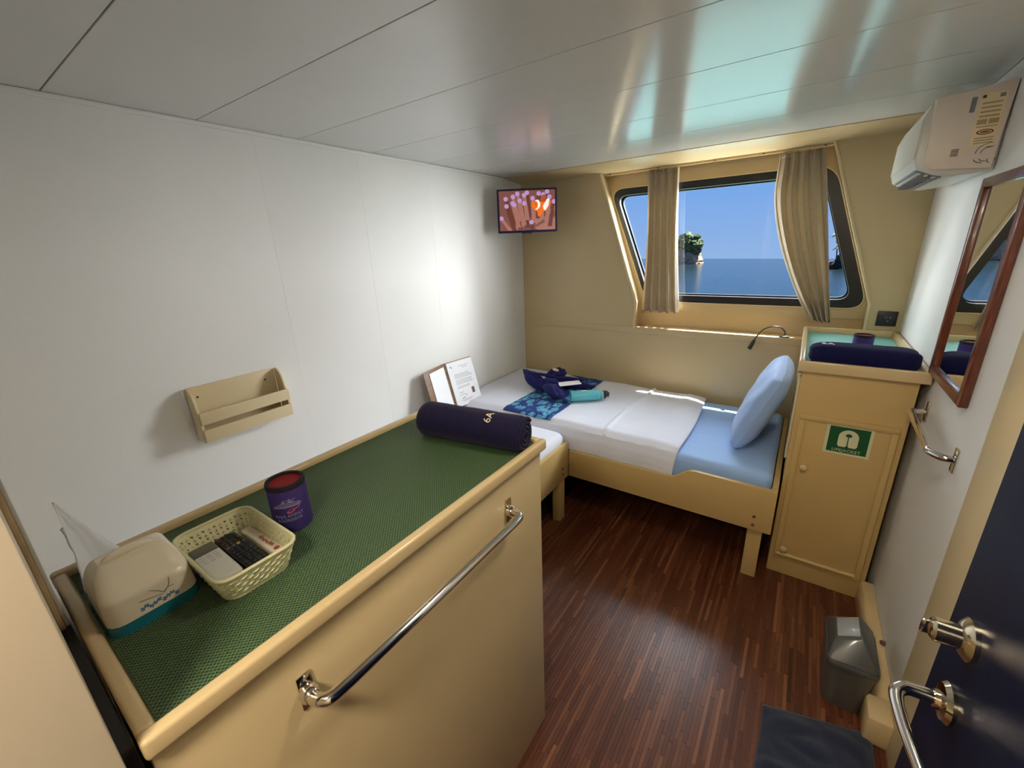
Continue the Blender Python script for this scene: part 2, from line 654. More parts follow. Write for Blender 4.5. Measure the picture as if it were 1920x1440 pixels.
def curve_mesh(splines, depth):
    """filled 2d curve with holes -> mesh in local xy, centred in z with half-depth"""
    cu = bpy.data.curves.new('tmp', 'CURVE')
    cu.dimensions = '2D'
    cu.fill_mode = 'BOTH'
    cu.extrude = depth / 2
    for pts in splines:
        s = cu.splines.new('POLY')
        s.points.add(len(pts) - 1)
        for q, p in zip(s.points, pts):
            q.co = (p[0], p[1], 0, 1)
        s.use_cyclic_u = True
    o = bpy.data.objects.new('tmp', cu)
    COL.objects.link(o)
    dg = bpy.context.evaluated_depsgraph_get()
    me = bpy.data.meshes.new_from_object(o.evaluated_get(dg))
    bpy.data.objects.remove(o)
    bpy.data.curves.remove(cu)
    return me


def text_mesh(body, size, depth=0.0004, spacing=1.0):
    cu = bpy.data.curves.new('tmp', 'FONT')
    cu.body = body
    cu.size = size
    cu.extrude = depth
    cu.align_x = 'CENTER'
    cu.align_y = 'CENTER'
    cu.space_character = spacing
    cu.resolution_u = 3
    o = bpy.data.objects.new('tmp', cu)
    COL.objects.link(o)
    dg = bpy.context.evaluated_depsgraph_get()
    me = bpy.data.meshes.new_from_object(o.evaluated_get(dg))
    bpy.data.objects.remove(o)
    bpy.data.curves.remove(cu)
    return me


def remap(me, fn):
    for v in me.vertices:
        v.co = Vector(fn(v.co))
    me.update()
    return me


def XZ(y):          # local xy -> world x,z with thickness along -y, facing the -y side
    return lambda p: (p.x, y - p.z, p.y)


# ------------------------------------------------------------------ dimensions
W = 2.342
D = 2.916
H = 2.05
PY = 3.02           # window panel plane
YB = -1.30          # wall behind the camera

# ------------------------------------------------------------------ setting: floor, ceiling, walls
fl = struct('floor', 'dark red brown parquet floor of narrow wooden strips',
            MB().box(-0.05, W + 0.05, YB, D + 0.2, -0.06, -0.002), 'dark_gap')


def floor_strips():
    me = bpy.data.meshes.new('floor_strips')
    vs, fs, tone = [], [], []
    wd = 0.0125
    x = 0.80
    rnd = random.Random(3)
    while x < W:
        y = -0.6 - rnd.random() * 0.2
        while y < 2.4:
            L = rnd.uniform(0.10, 0.34)
            g = 0.0004
            h = rnd.uniform(-0.0002, 0.0002)
            n = len(vs)
            x0, x1, y0, y1 = x + g, x + wd - g, y + g, y + L - g
            vs += [(x0, y0, -0.003), (x1, y0, -0.003), (x1, y1, -0.003), (x0, y1, -0.003),
                   (x0, y0, h), (x1, y0, h), (x1, y1, h), (x0, y1, h)]
            t = min(1, max(0, rnd.gauss(0.36, 0.10)))
            if rnd.random() < 0.16:
                t += rnd.uniform(0.1, 0.24)
            for q in ((4, 5, 6, 7), (0, 1, 5, 4), (1, 2, 6, 5), (2, 3, 7, 6), (3, 0, 4, 7)):
                fs.append(tuple(i + n for i in q))
                tone.append(t)
            y += L
        x += wd
    me.from_pydata(vs, [], fs)
    a = me.attributes.new('tone', 'FLOAT', 'FACE')
    a.data.foreach_set('value', tone)
    return me


fs_ = obj('floor_strips', floor_strips(), 'floor_wood', fl)
fs_['kind'] = 'stuff'
fs_['label'] = 'narrow reddish brown wooden strips of the parquet'

cl = struct('ceiling', 'glossy off white painted board ceiling', MB().box(-0.05, W + 0.05, YB, 2.70, H + 0.008, H + 0.06), 'ceiling_enamel')
seams = [YB, -0.76, -0.38, 0.005, 0.390, 0.779, 1.160, 1.545, 1.925, 2.292, 2.681]
for a, b in zip(seams[:-1], seams[1:]):
    obj('ceiling_board', MB().box(0.002, W - 0.002, a + 0.0012, b - 0.0012, H, H + 0.0078), 'ceiling_enamel', cl, bevel=0.0012, seg=1)
trim = struct('trim_1', 'cream painted beam strip where the ceiling meets the window wall',
              MB().prism([(2.684, H - 0.004), (D + 0.0, 2.022), (PY + 0.02, 2.022), (PY + 0.02, H + 0.06), (2.684, H + 0.06)], 'x', 0.0, W), 'cream_paint', bevel=0.003)

wl = struct('wall_left', 'white painted panel wall on the left',
            MB().box(-0.06, -0.0045, YB, D + 0.15, 0, H + 0.05), 'wall_white')
ys = [YB, 0.97, 1.455, 1.93, D]
for a, b in zip(ys[:-1], ys[1:]):
    obj('wall_panel', MB().box(-0.0045, 0.0, a + 0.0001, b - 0.0001, 0, H), 'wall_white', wl, bevel=0.0004, seg=1)
struct('trim_2', 'thin white cove strip along the top of the left wall', MB().box(0.0, 0.008, YB, 2.68, H - 0.016, H - 0.001), 'wall_white', bevel=0.003)

struct('wall_right', 'white rough painted wall on the right',
       MB().box(W, W + 0.06, YB, D + 0.15, 0, H + 0.05), 'wall_right_white')
struct('wall_back', 'cream wall behind the doorway', MB().box(-0.05, W + 0.05, YB - 0.05, YB, 0, H + 0.05), 'cream_paint')
struct('wall_near', 'beige painted partition at the near left edge',
       MB().box(-0.0, 1.392, YB, -0.003, 0, H), 'partition_beige', bevel=0.002)
struct('trim_3', 'brown worn edge strip on the near partition', MB().box(0.93, 1.105, -0.0029, 0.003, 1.076, H), 'tan_trim', bevel=0.001)
struct('trim_4', 'pale grey edge strip standing on the counter end', MB().box(0.93, 1.10, 0.003, 0.0075, 1.076, H), 'grey_trim', bevel=0.001)
struct('trim_5', 'strip coloured dark for the shade in the gap between partition and counter', MB().box(0.95, 1.37, -0.0028, 0.008, 0.0, 1.066), 'dark_gap')  # solid strip coloured near black in place of the gap's shade
struct('wall_stub', 'cream wall stub beside the open door', MB().box(2.18, W, -0.25, -0.19, 0, H), 'cream_paint')

# window wall
ZL = 1.0
wwm = MB()
wwm.box(0, W, D, D + 0.12, 0, 0.972)
left = [(0, 0.972), (0.931, 0.972), (0.931, 1.168), (0.640, 2.03), (0.640, H + 0.05), (0, H + 0.05)]
right = [(2.194, 0.972), (W, 0.972), (W, H + 0.05), (1.915, H + 0.05), (1.915, 2.03), (2.198, 1.205)]
wwm.prism(left, 'y', D, D + 0.12)
wwm.prism(right, 'y', D, D + 0.12)
ww = struct('wall_window', 'tan painted wall with a slanted window recess', wwm, 'cream_paint')
obj('ledge_batten', MB().box(0.0, 1.94, D - 0.007, D + 0.02, 0.955, 0.999), 'cream_paint', ww, bevel=0.003)
obj('sill_board', MB().box(0.90, 2.21, D - 0.004, PY + 0.022, 0.962, ZL), 'cream_gloss', ww, bevel=0.003)
obj('recess_panel', MB().box(0.80, 2.30, PY + 0.020, PY + 0.034, 0.98, 1.13), 'cream_gloss', ww)


def edge_trim(pts, w_):
    mb = MB()
    mb.tube([(p[0], D - 0.001, p[1]) for p in pts], w_, 10)
    return mb


obj('opening_edge', edge_trim([(0.931, 0.99), (0.933, 1.168), (0.640, 2.035)], 0.010), 'cream_light', ww, smooth=True)
obj('opening_edge', edge_trim([(2.196, 0.99), (2.200, 1.205), (1.915, 2.035)], 0.008), 'cream_light', ww, smooth=True)

# window
win = bpy.data.objects.new('window_1', None)
COL.objects.link(win)
win.location = (1.4, PY, 1.1)
WLOC['window_1'] = Vector((1.4, PY, 1.1))
win['kind'] = 'structure'
win['label'] = 'slanted boat window with rounded black rubber frame looking over the sea'
win['category'] = 'window'


def par(z0, z1, xl, sl, zl, xr, sr, zr):
    return [(xl + (zl - z0) * sl, z0), (xr + (zr - z0) * sr, z0), (xr + (zr - z1) * sr, z1), (xl + (zl - z1) * sl, z1)]


outer = rpoly(par(1.170, 1.929, 0.690, 0.388, 1.898, 1.971, 0.344, 1.842), 0.105, 12)
inner = rpoly(par(1.217, 1.884, 0.746, 0.384, 1.842, 1.922, 0.343, 1.807), 0.075, 12)
inner2 = rpoly(par(1.226, 1.876, 0.756, 0.384, 1.842, 1.916, 0.343, 1.807), 0.068, 12)
board = [(0.55, 1.112), (2.30, 1.112), (2.30, 2.07), (0.55, 2.07)]
obj('window_panel', remap(curve_mesh([board, outer], 0.03), XZ(PY + 0.016)), 'cream_paint', win)
obj('window_seal', remap(curve_mesh([outer, inner], 0.036), XZ(PY + 0.014)), 'black_rubber', win)
obj('window_frame', remap(curve_mesh([rpoly(par(1.19, 1.91, 0.71, 0.386, 1.88, 1.95, 0.344, 1.83), 0.09, 12), inner2], 0.02), XZ(PY + 0.052)), 'black_rubber', win)
obj('bead', MB().tube([(p[0], PY - 0.002, p[1]) for p in outer] + [(outer[0][0], PY - 0.002, outer[0][1])], 0.0035, 6), 'cream_light', win, smooth=True)
obj('pane', remap(curve_mesh([inner], 0.005), XZ(PY + 0.05)), 'window_glass', win)

# hull outside and the deck overhang above the window
struct('wall_hull', 'white outer hull side around the window',
       remap(curve_mesh([[(-1.5, -1.0), (4, -1.0), (4, 2.2), (-1.5, 2.2)], outer], 0.02), XZ(PY + 0.075)), 'hull_paint')
struct('trim_6', 'deck overhang outside above the window', MB().box(-1.5, 4.0, PY + 0.06, 3.33, 2.2, 2.3), 'hull_paint')
struct('floor_bounce_deck', 'added white side deck out of view, bouncing sun into the window', MB().box(-3.0, 6.0, PY + 0.09, 4.35, -0.12, 0.0), 'hull_paint')  # unseen deck added to bounce sunlight up through the window

# baseboard on the right
bb = MB()
bb.prism([(2.292, 0), (2.292, 0.085), (2.300, 0.10), (2.310, 0.104), (W, 0.104), (W, 0)], 'y', 1.475, 2.075)
b_ = struct('baseboard_right', 'cream boxed skirting along the right wall', bb, 'cream_gloss', bevel=0.004)
obj('skirting_end_block', MB().box(2.268, W, 1.375, 1.475, 0, 0.105), 'cream_gloss', b_, bevel=0.008)
obj('rusty_bolt', MB().lathe([(0.008, 0), (0.008, 0.012), (0.004, 0.016)], (W, 1.72, 0.115), (-1, 0, 0), 8), 'print_brown', b_)
struct('trim_7', 'beige frame strip beside the navy door', MB().box(W - 0.012, W + 0.0, 1.22, 1.445, 0, H), 'cream_light', bevel=0.003)

# ------------------------------------------------------------------ sea and islets outside
sea = MB()
a = Vector((-89.742, 274.516))
b = Vector((9.371, 230.408))
dr = (b - a).normalized()
p0 = a - dr * 500
p1 = b + dr * 500
sea.add([(p0.x, p0.y, -8), (p1.x, p1.y, -8), (500, 4, -8), (-500, 4, -8)], [(0, 1, 2, 3)])
so_ = obj('sea', sea, 'sea_water')
so_['kind'] = 'structure'
so_['label'] = 'calm blue sea outside the window'
so_['category'] = 'sea'


def blob(c, r, amp, fr, seed, nu=28, nv=18, flat=None):
    off = Vector((seed * 7.3, seed * 3.1, seed * 1.7))

    def fn(p):
        k = 1 + amp * noise.noise(p * fr + off) + amp * 0.5 * noise.noise(p * fr * 2.7 + off)
        return p * k
    return MB().ell(c, r, None, nu, nv, fn)


def leafclump(c, r, n, s, seed):
    rnd = random.Random(seed)
    mb = MB()
    c = Vector(c)
    for _ in range(n):
        d = Vector((rnd.gauss(0, 1), rnd.gauss(0, 1), rnd.gauss(0, 1))).normalized()
        k = rnd.uniform(0.75, 1.05)
        p = c + Vector((d.x * r[0], d.y * r[1], d.z * r[2])) * k
        u = Vector((rnd.gauss(0, 1), rnd.gauss(0, 1), rnd.gauss(0, 1))).normalized()
        v = u.cross(d + Vector((0.01, 0.02, 0.03))).normalized()
        q = s * rnd.uniform(0.6, 1.3)
        mb.add([p - u * q, p + v * q * 0.6, p + u * q, p - v * q * 0.6], [(0, 1, 2, 3)])
    return mb


ic = Vector((-44.5, 205, -8))
isl = thing('rocky_islet', 'pale rock islet topped with green trees, seen between the curtains', 'islet', ic)
obj('rock', blob(ic + Vector((0, 0, 2.2)), (6.6, 6.0, 6.6), 0.28, 1.6, 1, 40, 26), 'rock_pale', isl, smooth=True)
obj('rock_ledge', blob(ic + Vector((0, 0, 0.1)), (7.6, 6.6, 0.9), 0.15, 2.5, 2, 32, 10), 'rock_pale', isl, smooth=True)
for k, (dx, dz, rr) in enumerate([(-3.6, 8.2, 3.2), (0.2, 9.6, 3.7), (3.9, 8.0, 3.1), (1.6, 6.4, 3.0), (4.4, 5.6, 2.2), (-2.6, 6.2, 2.4), (4.3, 10.8, 1.5)]):
    cr_ = obj('tree_crown', blob(ic + Vector((dx, -2.2, dz)), (rr, rr, rr * 0.85), 0.35, 2.2, 10 + k, 24, 16), 'foliage', isl, smooth=True)
    lv = obj('leaf_cluster', leafclump(ic + Vector((dx, -2.2, dz)), (rr * 1.05, rr * 1.05, rr * 0.9), 420, 0.42, 30 + k), 'foliage', cr_)
    lv['kind'] = 'stuff'


def palm(base, h, lean, name, label, fr_len, n, seed):
    rnd = random.Random(seed)
    base = Vector(base)
    t = thing(name, label, 'tree', base)
    top = base + Vector((lean, 0, h))
    obj('trunk', MB().tube(arc([base, base + Vector((lean * 0.3, 0, h * 0.5)), top], 5), [0.16] * 11, 8), 'palm_trunk', t)
    for k in range(n):
        a_ = 2 * pi * k / n + rnd.uniform(-0.2, 0.2)
        el = rnd.uniform(-0.1, 0.8)
        d = Vector((cos(a_) * cos(el), sin(a_) * cos(el), sin(el)))
        side = d.cross(Vector((0, 0, 1))).normalized()
        mb = MB()
        pts = []
        for i in range(7):
            s = i / 6
            p = top + d * fr_len * s + Vector((0, 0, -fr_len * 0.65 * s * s))
            wdt = fr_len * 0.16 * sin(pi * min(1, 0.15 + s * 0.85))
            pts.append((p - side * wdt - Vector((0, 0, wdt * 0.6)), p, p + side * wdt - Vector((0, 0, wdt * 0.6))))
        vs = [q for tr_ in pts for q in tr_]
        fs = []
        for i in range(6):
            fs += [(i * 3, i * 3 + 1, i * 3 + 4, i * 3 + 3), (i * 3 + 1, i * 3 + 2, i * 3 + 5, i * 3 + 4)]
        mb.add(vs, fs)
        obj('frond', mb, 'palm_green', t)
    return t


rc = Vector((9.4, 163, -8))
rk = thing('rocky_shore', 'dark rocky shore mound behind the right curtain', 'rocks', rc)
obj('rock', blob(rc + Vector((1.2, 0, 0.8)), (3.6, 3.0, 2.3), 0.4, 1.8, 5, 32, 20), 'rock_dark', rk, smooth=True)
obj('shrub', blob(rc + Vector((0.4, -1, 3.2)), (1.6, 1.4, 1.3), 0.5, 2.4, 6, 24, 16), 'foliage', rk, smooth=True)
palm((8.3, 163, -6.2), 7.9, -1.2, 'palm_tree', 'tall slim palm rising behind the right curtain', 1.7, 13, 4)
palm((8.9, 161, -5.6), 4.4, 0.2, 'palm_tree', 'shorter bushy palm on the dark rocks at the window edge', 2.7, 18, 9)

# ------------------------------------------------------------------ ceiling lamp (out of frame, real fitting)
def make_lamp(x, y, r, mat, label, watts):
    lt = thing('ceiling_lamp', label, 'lamp', (x, y, H))
    obj('lamp_base', MB().lathe([(r, 0), (r, -0.02), (r * 0.95, -0.03)], (x, y, H - 0.001), (0, 0, 1), 32), 'lamp_shell', lt, smooth=True)
    obj('diffuser', MB().lathe([(r * 0.92, -0.031), (r * 0.86, -0.05), (r * 0.55, -0.066), (0.001, -0.071)], (x, y, H), (0, 0, 1), 32), mat, lt, smooth=True)
    ld = bpy.data.lights.new('lamp_light', 'AREA')
    ld.shape = 'DISK'
    ld.size = r * 1.7
    ld.energy = watts
    ld.color = (1.0, 0.88, 0.70)
    lo = bpy.data.objects.new('lamp_light', ld)
    COL.objects.link(lo)
    lo.parent = lt
    lo.location = (0, 0, -0.075)


make_lamp(1.92, 0.90, 0.13, 'lamp_glow', 'round ceiling lamp beside the doorway, out of the picture above', 6.0)
make_lamp(1.68, -0.42, 0.13, 'lamp_glow', 'round ceiling lamp in the passage behind the camera', 14.5)

# ------------------------------------------------------------------ counter cabinet
ZC = 1.0734
CX0, CX1, CY0, CY1 = 0.914, 1.385, 0.011, 0.886
ct = thing('counter_cabinet', 'cream counter cabinet with raised rim and green mat in the foreground', 'cabinet', (1.15, 0.45, 0))
obj('cabinet_body', MB().box(CX0 + 0.012, CX1 - 0.013, CY0 + 0.004, CY1 - 0.013, 0.0, ZC - 0.030), 'cream_paint', ct, bevel=0.003)
obj('counter_board', MB().box(CX0 + 0.004, CX1 - 0.004, CY0 + 0.003, CY1 - 0.004, ZC - 0.030, ZC - 0.016), 'cream_paint', ct)
zr0, zr1 = ZC - 0.030, ZC
obj('rim_rail', MB().box(CX1 - 0.020, CX1, CY0, CY1, zr0, zr1), 'cream_gloss', ct, bevel=0.006, seg=4)
obj('rim_rail', MB().box(CX0, CX0 + 0.020, CY0, CY1, zr0, zr1), 'cream_gloss', ct, bevel=0.006, seg=4)
obj('rim_rail', MB().box(CX0 + 0.019, CX1 - 0.019, CY1 - 0.020, CY1 - 0.0005, zr0 + 0.0005, zr1 - 0.0005), 'cream_gloss', ct, bevel=0.006, seg=4)
obj('rim_rail', MB().box(CX0 + 0.019, CX1 - 0.019, CY0 + 0.0005, CY0 + 0.019, zr0 + 0.0005, zr1 - 0.0005), 'cream_gloss', ct, bevel=0.006, seg=4)
ZM = ZC - 0.012     # top of the mat
obj('mat', MB().box(CX0 + 0.021, CX1 - 0.021, CY0 + 0.021, CY1 - 0.021, ZC - 0.0155, ZM), 'mat_green', ct)['label'] = 'green woven non-slip mat'

# chrome grab rail on the counter front
BX = CX1 - 0.013
gr = obj('grab_rail', MB().tube(arc([(BX + 0.002, 0.182, 0.945), (BX + 0.026, 0.183, 0.948), (BX + 0.043, 0.194, 0.950), (BX + 0.047, 0.225, 0.951)], 6)[:-1]
         + [(BX + 0.047, 0.225, 0.951), (BX + 0.047, 0.45, 0.952), (BX + 0.047, 0.672, 0.952)]
         + arc([(BX + 0.047, 0.672, 0.952), (BX + 0.043, 0.700, 0.951), (BX + 0.026, 0.711, 0.950), (BX + 0.002, 0.712, 0.949)], 6)[1:], 0.0098, 16),
         'chrome', ct, smooth=True)
gr['label'] = 'long chrome grab rail'
for y in (0.182, 0.712):
    obj('mounting_plate', MB().box(BX, BX + 0.003, y - 0.011, y + 0.011, 0.917, 0.980), 'brass_chrome', gr, bevel=0.001)
    obj('rail_collar', MB().lathe([(0.014, 0), (0.014, 0.010), (0.0105, 0.016)], (BX + 0.003, y, 0.947), (1, 0, 0), 20), 'chrome', gr, smooth=True)

# ------------------------------------------------------------------ rolled towel on the counter
def rolled_towel(name, label, c, axis, L, r, mat, zflat=0.86, end=+1):
    t = thing(name, label, 'towel', (c[0], c[1], c[2] - r * zflat))
    ax = Vector(axis).normalized()
    up = Vector((0, 0, 1))
    sd = ax.cross(up).normalized()
    c = Vector(c)

    def fn(u, v):
        s = (u - 0.5) * 2
        a_ = v * 2 * pi
        rr = r * (1 + 0.03 * noise.noise(Vector((u * 5, cos(a_) * 1.5, sin(a_) * 1.5))))
        k = 1 - max(0, abs(s) - 0.93) / 0.07 * 0.13
        rr *= k * (1 - 0.05 * u)
        dz = sin(a_) * rr
        if dz < -r * zflat:
            dz = -r * zflat
        return c + ax * (s * L / 2) + sd * (cos(a_) * rr) + up * dz
    mb = MB().grid(fn, 40, 48)
    for e_ in (0, 1):
        ring = [fn(e_, v / 48) for v in range(48)]
        cc = c + ax * ((e_ - 0.5) * L)
        ring2 = [cc + (p - cc) * 0.9 - ax * ((e_ - 0.5) * 2) * 0.012 for p in ring]
        n = len(ring)
        mb.add(ring + ring2 + [cc - ax * (e_ - 0.5) * 0.05], [(i, (i + 1) % n, n + (i + 1) % n, n + i) for i in range(n)] + [(n + i, n + (i + 1) % n, 2 * n) for i in range(n)])
    obj('towel_roll', mb, mat, t, smooth=True)
    # overlapping outer flap
    def ff(u, v):
        a_ = -0.9 + v * 2.9
        rr = r * (1.03 - 0.02 * v)
        s = -0.96 + u * 1.8
        return c + ax * (s * L / 2) + sd * (cos(a_) * rr) + up * max(sin(a_) * rr, -r * zflat)
    # spiral layers on the end
    pts = []
    for i in range(110):
        q = i / 109
        a_ = q * 2 * pi * 3.4
        rr = r * (0.14 + 0.74 * q)
        zz = max(sin(a_) * rr, -r * 0.80)
        pts.append(c + ax * (end * (L / 2 + 0.0005)) + sd * (cos(a_) * rr * 0.95) + up * zz)
    obj('spiral_edge', MB().tube(pts, r * 0.095, 7), mat, t, smooth=True)
    return t, ax, sd, up


TCN = Vector((1.200, 0.797, ZM + 0.0442))
tw, tax, tsd, tup = rolled_towel('rolled_towel', 'dark navy towel rolled up on the far end of the green counter mat', TCN, (0.30, 0.045, 0), 0.318, 0.051, 'towel_navy', 0.86)
# embroidery "6A" on its top
tm = text_mesh('6A', 0.030, 0.0006)
tcn = TCN


def emb(p):
    a_ = radians(62) + p.x / 0.051     # reading direction runs up and over
    rr = 0.0518 + p.z
    along = 0.068 - p.y
    out = -tsd if tsd.y > 0 else tsd
    return tcn + tax * along + out * (cos(a_) * rr) + tup * (sin(a_) * rr)


obj('embroidered_mark', remap(tm, emb), 'embroidery_cream', tw)

# ------------------------------------------------------------------ can cooler sleeves
def koozie(name, label, c, r, h, mark, rot):
    t = thing(name, label, 'can cooler', c)
    c = Vector(c)
    obj('sleeve', MB().lathe([(r * 0.96, 0.0), (r, 0.004), (r, h * 0.5), (r, h - 0.010), (r * 0.985, h - 0.007)], c, (0, 0, 1), 48), 'koozie_purple', t, smooth=True)
    obj('rim', MB().lathe([(r * 1.005, h - 0.010), (r * 1.02, h - 0.004), (r * 0.98, h), (r * 0.84, h), (r * 0.82, h - 0.003), (r * 0.82, h - 0.006)], c, (0, 0, 1), 48), 'koozie_black', t, smooth=True)
    obj('lining', MB().lathe([(r * 0.83, h - 0.0065), (r * 0.825, h - 0.0050), (0.0005, h - 0.0050)], c, (0, 0, 1), 48), 'koozie_red', t, smooth=True)
    if mark:
        def wrap(z0, off=0.0003):
            def fn(p):
                a_ = rot + p.x / r
                rr = r + off + p.z
                return c + Vector((cos(a_) * rr, sin(a_) * rr, z0 + p.y))
            return fn
        obj('printed_lettering', remap(text_mesh('RAJA AMPAT', 0.0090, 0.0002, 1.0), wrap(0.038)), 'koozie_print', t)
        obj('printed_lettering', remap(text_mesh('AGGRESSOR', 0.0082, 0.0002, 1.0), wrap(0.029)), 'koozie_print', t)
        yb = MB()
        for (x0, x1, z0, z1) in ((-0.026, 0.024, 0.0, 0.0016), (-0.023, 0.026, 0.003, 0.0042), (-0.018, 0.022, 0.006, 0.0070), (-0.012, 0.014, 0.009, 0.0102),
                                 (-0.008, -0.004, 0.0105, 0.0135), (0.002, 0.010, 0.0105, 0.0125), (0.004, 0.0052, 0.012, 0.018), (-0.006, 0.016, 0.0145, 0.0152)):
            n = 12
            for i in range(n):
                a0 = x0 + (x1 - x0) * i / n
                a1 = x0 + (x1 - x0) * (i + 1) / n
                yb.box(a0, a1, z0, z1, -0.0003, 0.0003)
        obj('printed_yacht', remap(yb.mesh('printed_yacht', recalc=False), wrap(0.0565)), 'koozie_print', t)
        fsh = curve_mesh([[(-0.009 + 0.0 * i + 0.008 * cos(2 * pi * i / 16), 0.0035 * sin(2 * pi * i / 16)) for i in range(16)]], 0.0006)
        obj('printed_fish', remap(fsh, lambda p: wrap(0.0505)(Vector((p.x + 0.014, p.y + p.x * 0.25, p.z)))), 'koozie_print_red', t)
        fin = curve_mesh([[(0.002, 0.0), (0.012, 0.0055), (0.012, 0.003), (0.005, -0.001)]], 0.0006)
        obj('printed_fish_tail', remap(fin, lambda p: wrap(0.0505)(Vector((p.x + 0.010, p.y, p.z)))), 'koozie_print_red', t)
    return t


koozie('can_cooler', 'purple foam can cooler with white yacht print standing beside the basket', (1.128, 0.322, ZM), 0.0345, 0.100, True, radians(-32))
koozie('can_cooler', 'dark purple can cooler behind the towel on the tall locker', (2.158, 2.46, 1.0475), 0.038, 0.082, False, 0)

# ------------------------------------------------------------------ basket with remotes
BKC = Vector((1.163, 0.207, ZM))


def rrect(hx, hy, r, n=5):
    pts = []
    for (sx, sy, a0) in ((1, 1, 0), (-1, 1, pi / 2), (-1, -1, pi), (1, -1, 1.5 * pi)):
        for k in range(n + 1):
            a_ = a0 + (pi / 2) * k / n
            pts.append((sx * (hx - r) + cos(a_) * r, sy * (hy - r) + sin(a_) * r))
    return pts


def resample(pts, n):
    P = [Vector((p[0], p[1], 0)) for p in pts] + [Vector((pts[0][0], pts[0][1], 0))]
    L = [0]
    for a_, b__ in zip(P[:-1], P[1:]):
        L.append(L[-1] + (b__ - a_).length)
    out = []
    j = 0
    for i in range(n):
        s = L[-1] * i / n
        while L[j + 1] < s:
            j += 1
        t = (s - L[j]) / max(1e-9, L[j + 1] - L[j])
        out.append(P[j].lerp(P[j + 1], t))
    return out


bk = thing('storage_basket', 'pale yellow woven plastic basket holding remotes on the counter', 'basket', BKC)
NB = 64
ROWS = 5
BH = 0.050
mbk = MB()


def ringpt(i, z):
    s = z / BH
    hx = 0.078 + 0.018 * s
    hy = 0.050 + 0.012 * s
    return RING[(hx, hy)][i % NB] if False else None


rings = {}


def bpt(u, z):
    s = z / BH
    key = round(s, 4)
    if key not in rings:
        rings[key] = resample(rrect(0.078 + 0.018 * s, 0.050 + 0.012 * s, 0.022), NB * 2)
    p = rings[key][int(round(u * 2)) % (NB * 2)]
    return BKC + Vector((p.x, p.y, 0.002 + z))


for r_ in range(ROWS):
    z0 = 0.006 + r_ * (BH - 0.014) / ROWS
    z1 = 0.006 + (r_ + 1) * (BH - 0.014) / ROWS
    zm = (z0 + z1) / 2
    for i in range(NB):
        q = [bpt(i, z0), bpt(i + 1, z0), bpt(i + 1, z1), bpt(i, z1)]
        c_ = sum(q, Vector()) / 4
        up_ = ((i + r_) % 2 == 0)
        m0, m1 = q[0].lerp(q[1], 0.5), q[3].lerp(q[2], 0.5)
        if up_:
            tri = [c_.lerp(q[0], 0.62), c_.lerp(q[1], 0.62), c_.lerp(m1, 0.62)]
            mbk.add(q + tri, [(0, 1, 5, 4), (1, 2, 6, 5), (2, 3, 6), (3, 0, 4, 6)])
        else:
            tri = [c_.lerp(q[3], 0.62), c_.lerp(q[2], 0.62), c_.lerp(m0, 0.62)]
            mbk.add(q + tri, [(3, 2, 5, 4), (2, 1, 6, 5), (1, 0, 6), (0, 3, 4, 6)])
mbk.grid(lambda u, v: bpt(u * NB, 0.0 + 0.006 * v), NB, 1)
mbk.grid(lambda u, v: bpt(u * NB, BH - 0.008 + 0.008 * v), NB, 1)
bw = obj('woven_wall', mbk, 'basket_plastic', bk, solid=0.0022)
# raised diagonal strands on the outside
mst = MB()
for r_ in range(ROWS):
    z0 = 0.006 + r_ * (BH - 0.014) / ROWS
    z1 = 0.006 + (r_ + 1) * (BH - 0.014) / ROWS
    for i in range(0, NB, 2):
        k = i + (r_ % 2)
        a_ = bpt(k, z0 + 0.001)
        b__ = bpt(k + 1.5, z1 - 0.001)
        out = ((a_ + b__) / 2 - BKC)
        out.z = 0
        out = out.normalized() * 0.0016
        mst.tube([a_, (a_ + b__) / 2 + out * 1.5, b__], 0.0012, 5)
obj('woven_strand', mst, 'basket_plastic', bk, smooth=True)['kind'] = 'stuff'
obj('rim', MB().tube([bpt(u, BH) for u in range(NB)] + [bpt(0, BH)], 0.0028, 8), 'basket_plastic', bk, smooth=True)
obj('basket_base', MB().prism([(BKC.x + p[0], BKC.y + p[1]) for p in rrect(0.079, 0.051, 0.022)], 'z', ZM + 0.0005, ZM + 0.004), 'basket_plastic', bk)


def oriented(c, ux, tilt=0.0):
    ux = Vector(ux).normalized()
    uy = Vector((-ux.y, ux.x, 0))
    R_ = Matrix((ux, uy, Vector((0, 0, 1)))).transposed()
    T = Matrix.Rotation(tilt, 3, 'Y')
    return lambda p: Vector(c) + R_ @ (T @ Vector(p))


def obox(f_, x0, x1, y0, y1, z0, z1):
    mb = MB().box(x0, x1, y0, y1, z0, z1)
    mb.v = [f_(p) for p in mb.v]
    return mb


ZB = ZM + 0.006
f1 = oriented((1.150, 0.176, ZB + 0.010), (0.965, 0.0, 0), 0.02)
r1 = thing('air_conditioner_remote', 'white air conditioner remote with grey display at the near side of the basket', 'remote', (1.150, 0.176, ZB))
obj('remote_body', obox(f1, -0.062, 0.056, -0.021, 0.021, -0.008, 0.010), 'remote_white', r1, bevel=0.006, seg=3)
obj('display', obox(f1, -0.059, -0.030, -0.0185, 0.0185, 0.0098, 0.0108), 'lcd_grey', r1, bevel=0.0004)
mbp = MB()
for k in range(4):
    for j in range(3):
        q = obox(f1, -0.024 + k * 0.007, -0.0225 + k * 0.007, -0.014 + j * 0.010, -0.007 + j * 0.010, 0.0099, 0.0104)
        mbp.add(q.v, q.f)
obj('printed_legend', mbp, 'print_grey', r1)

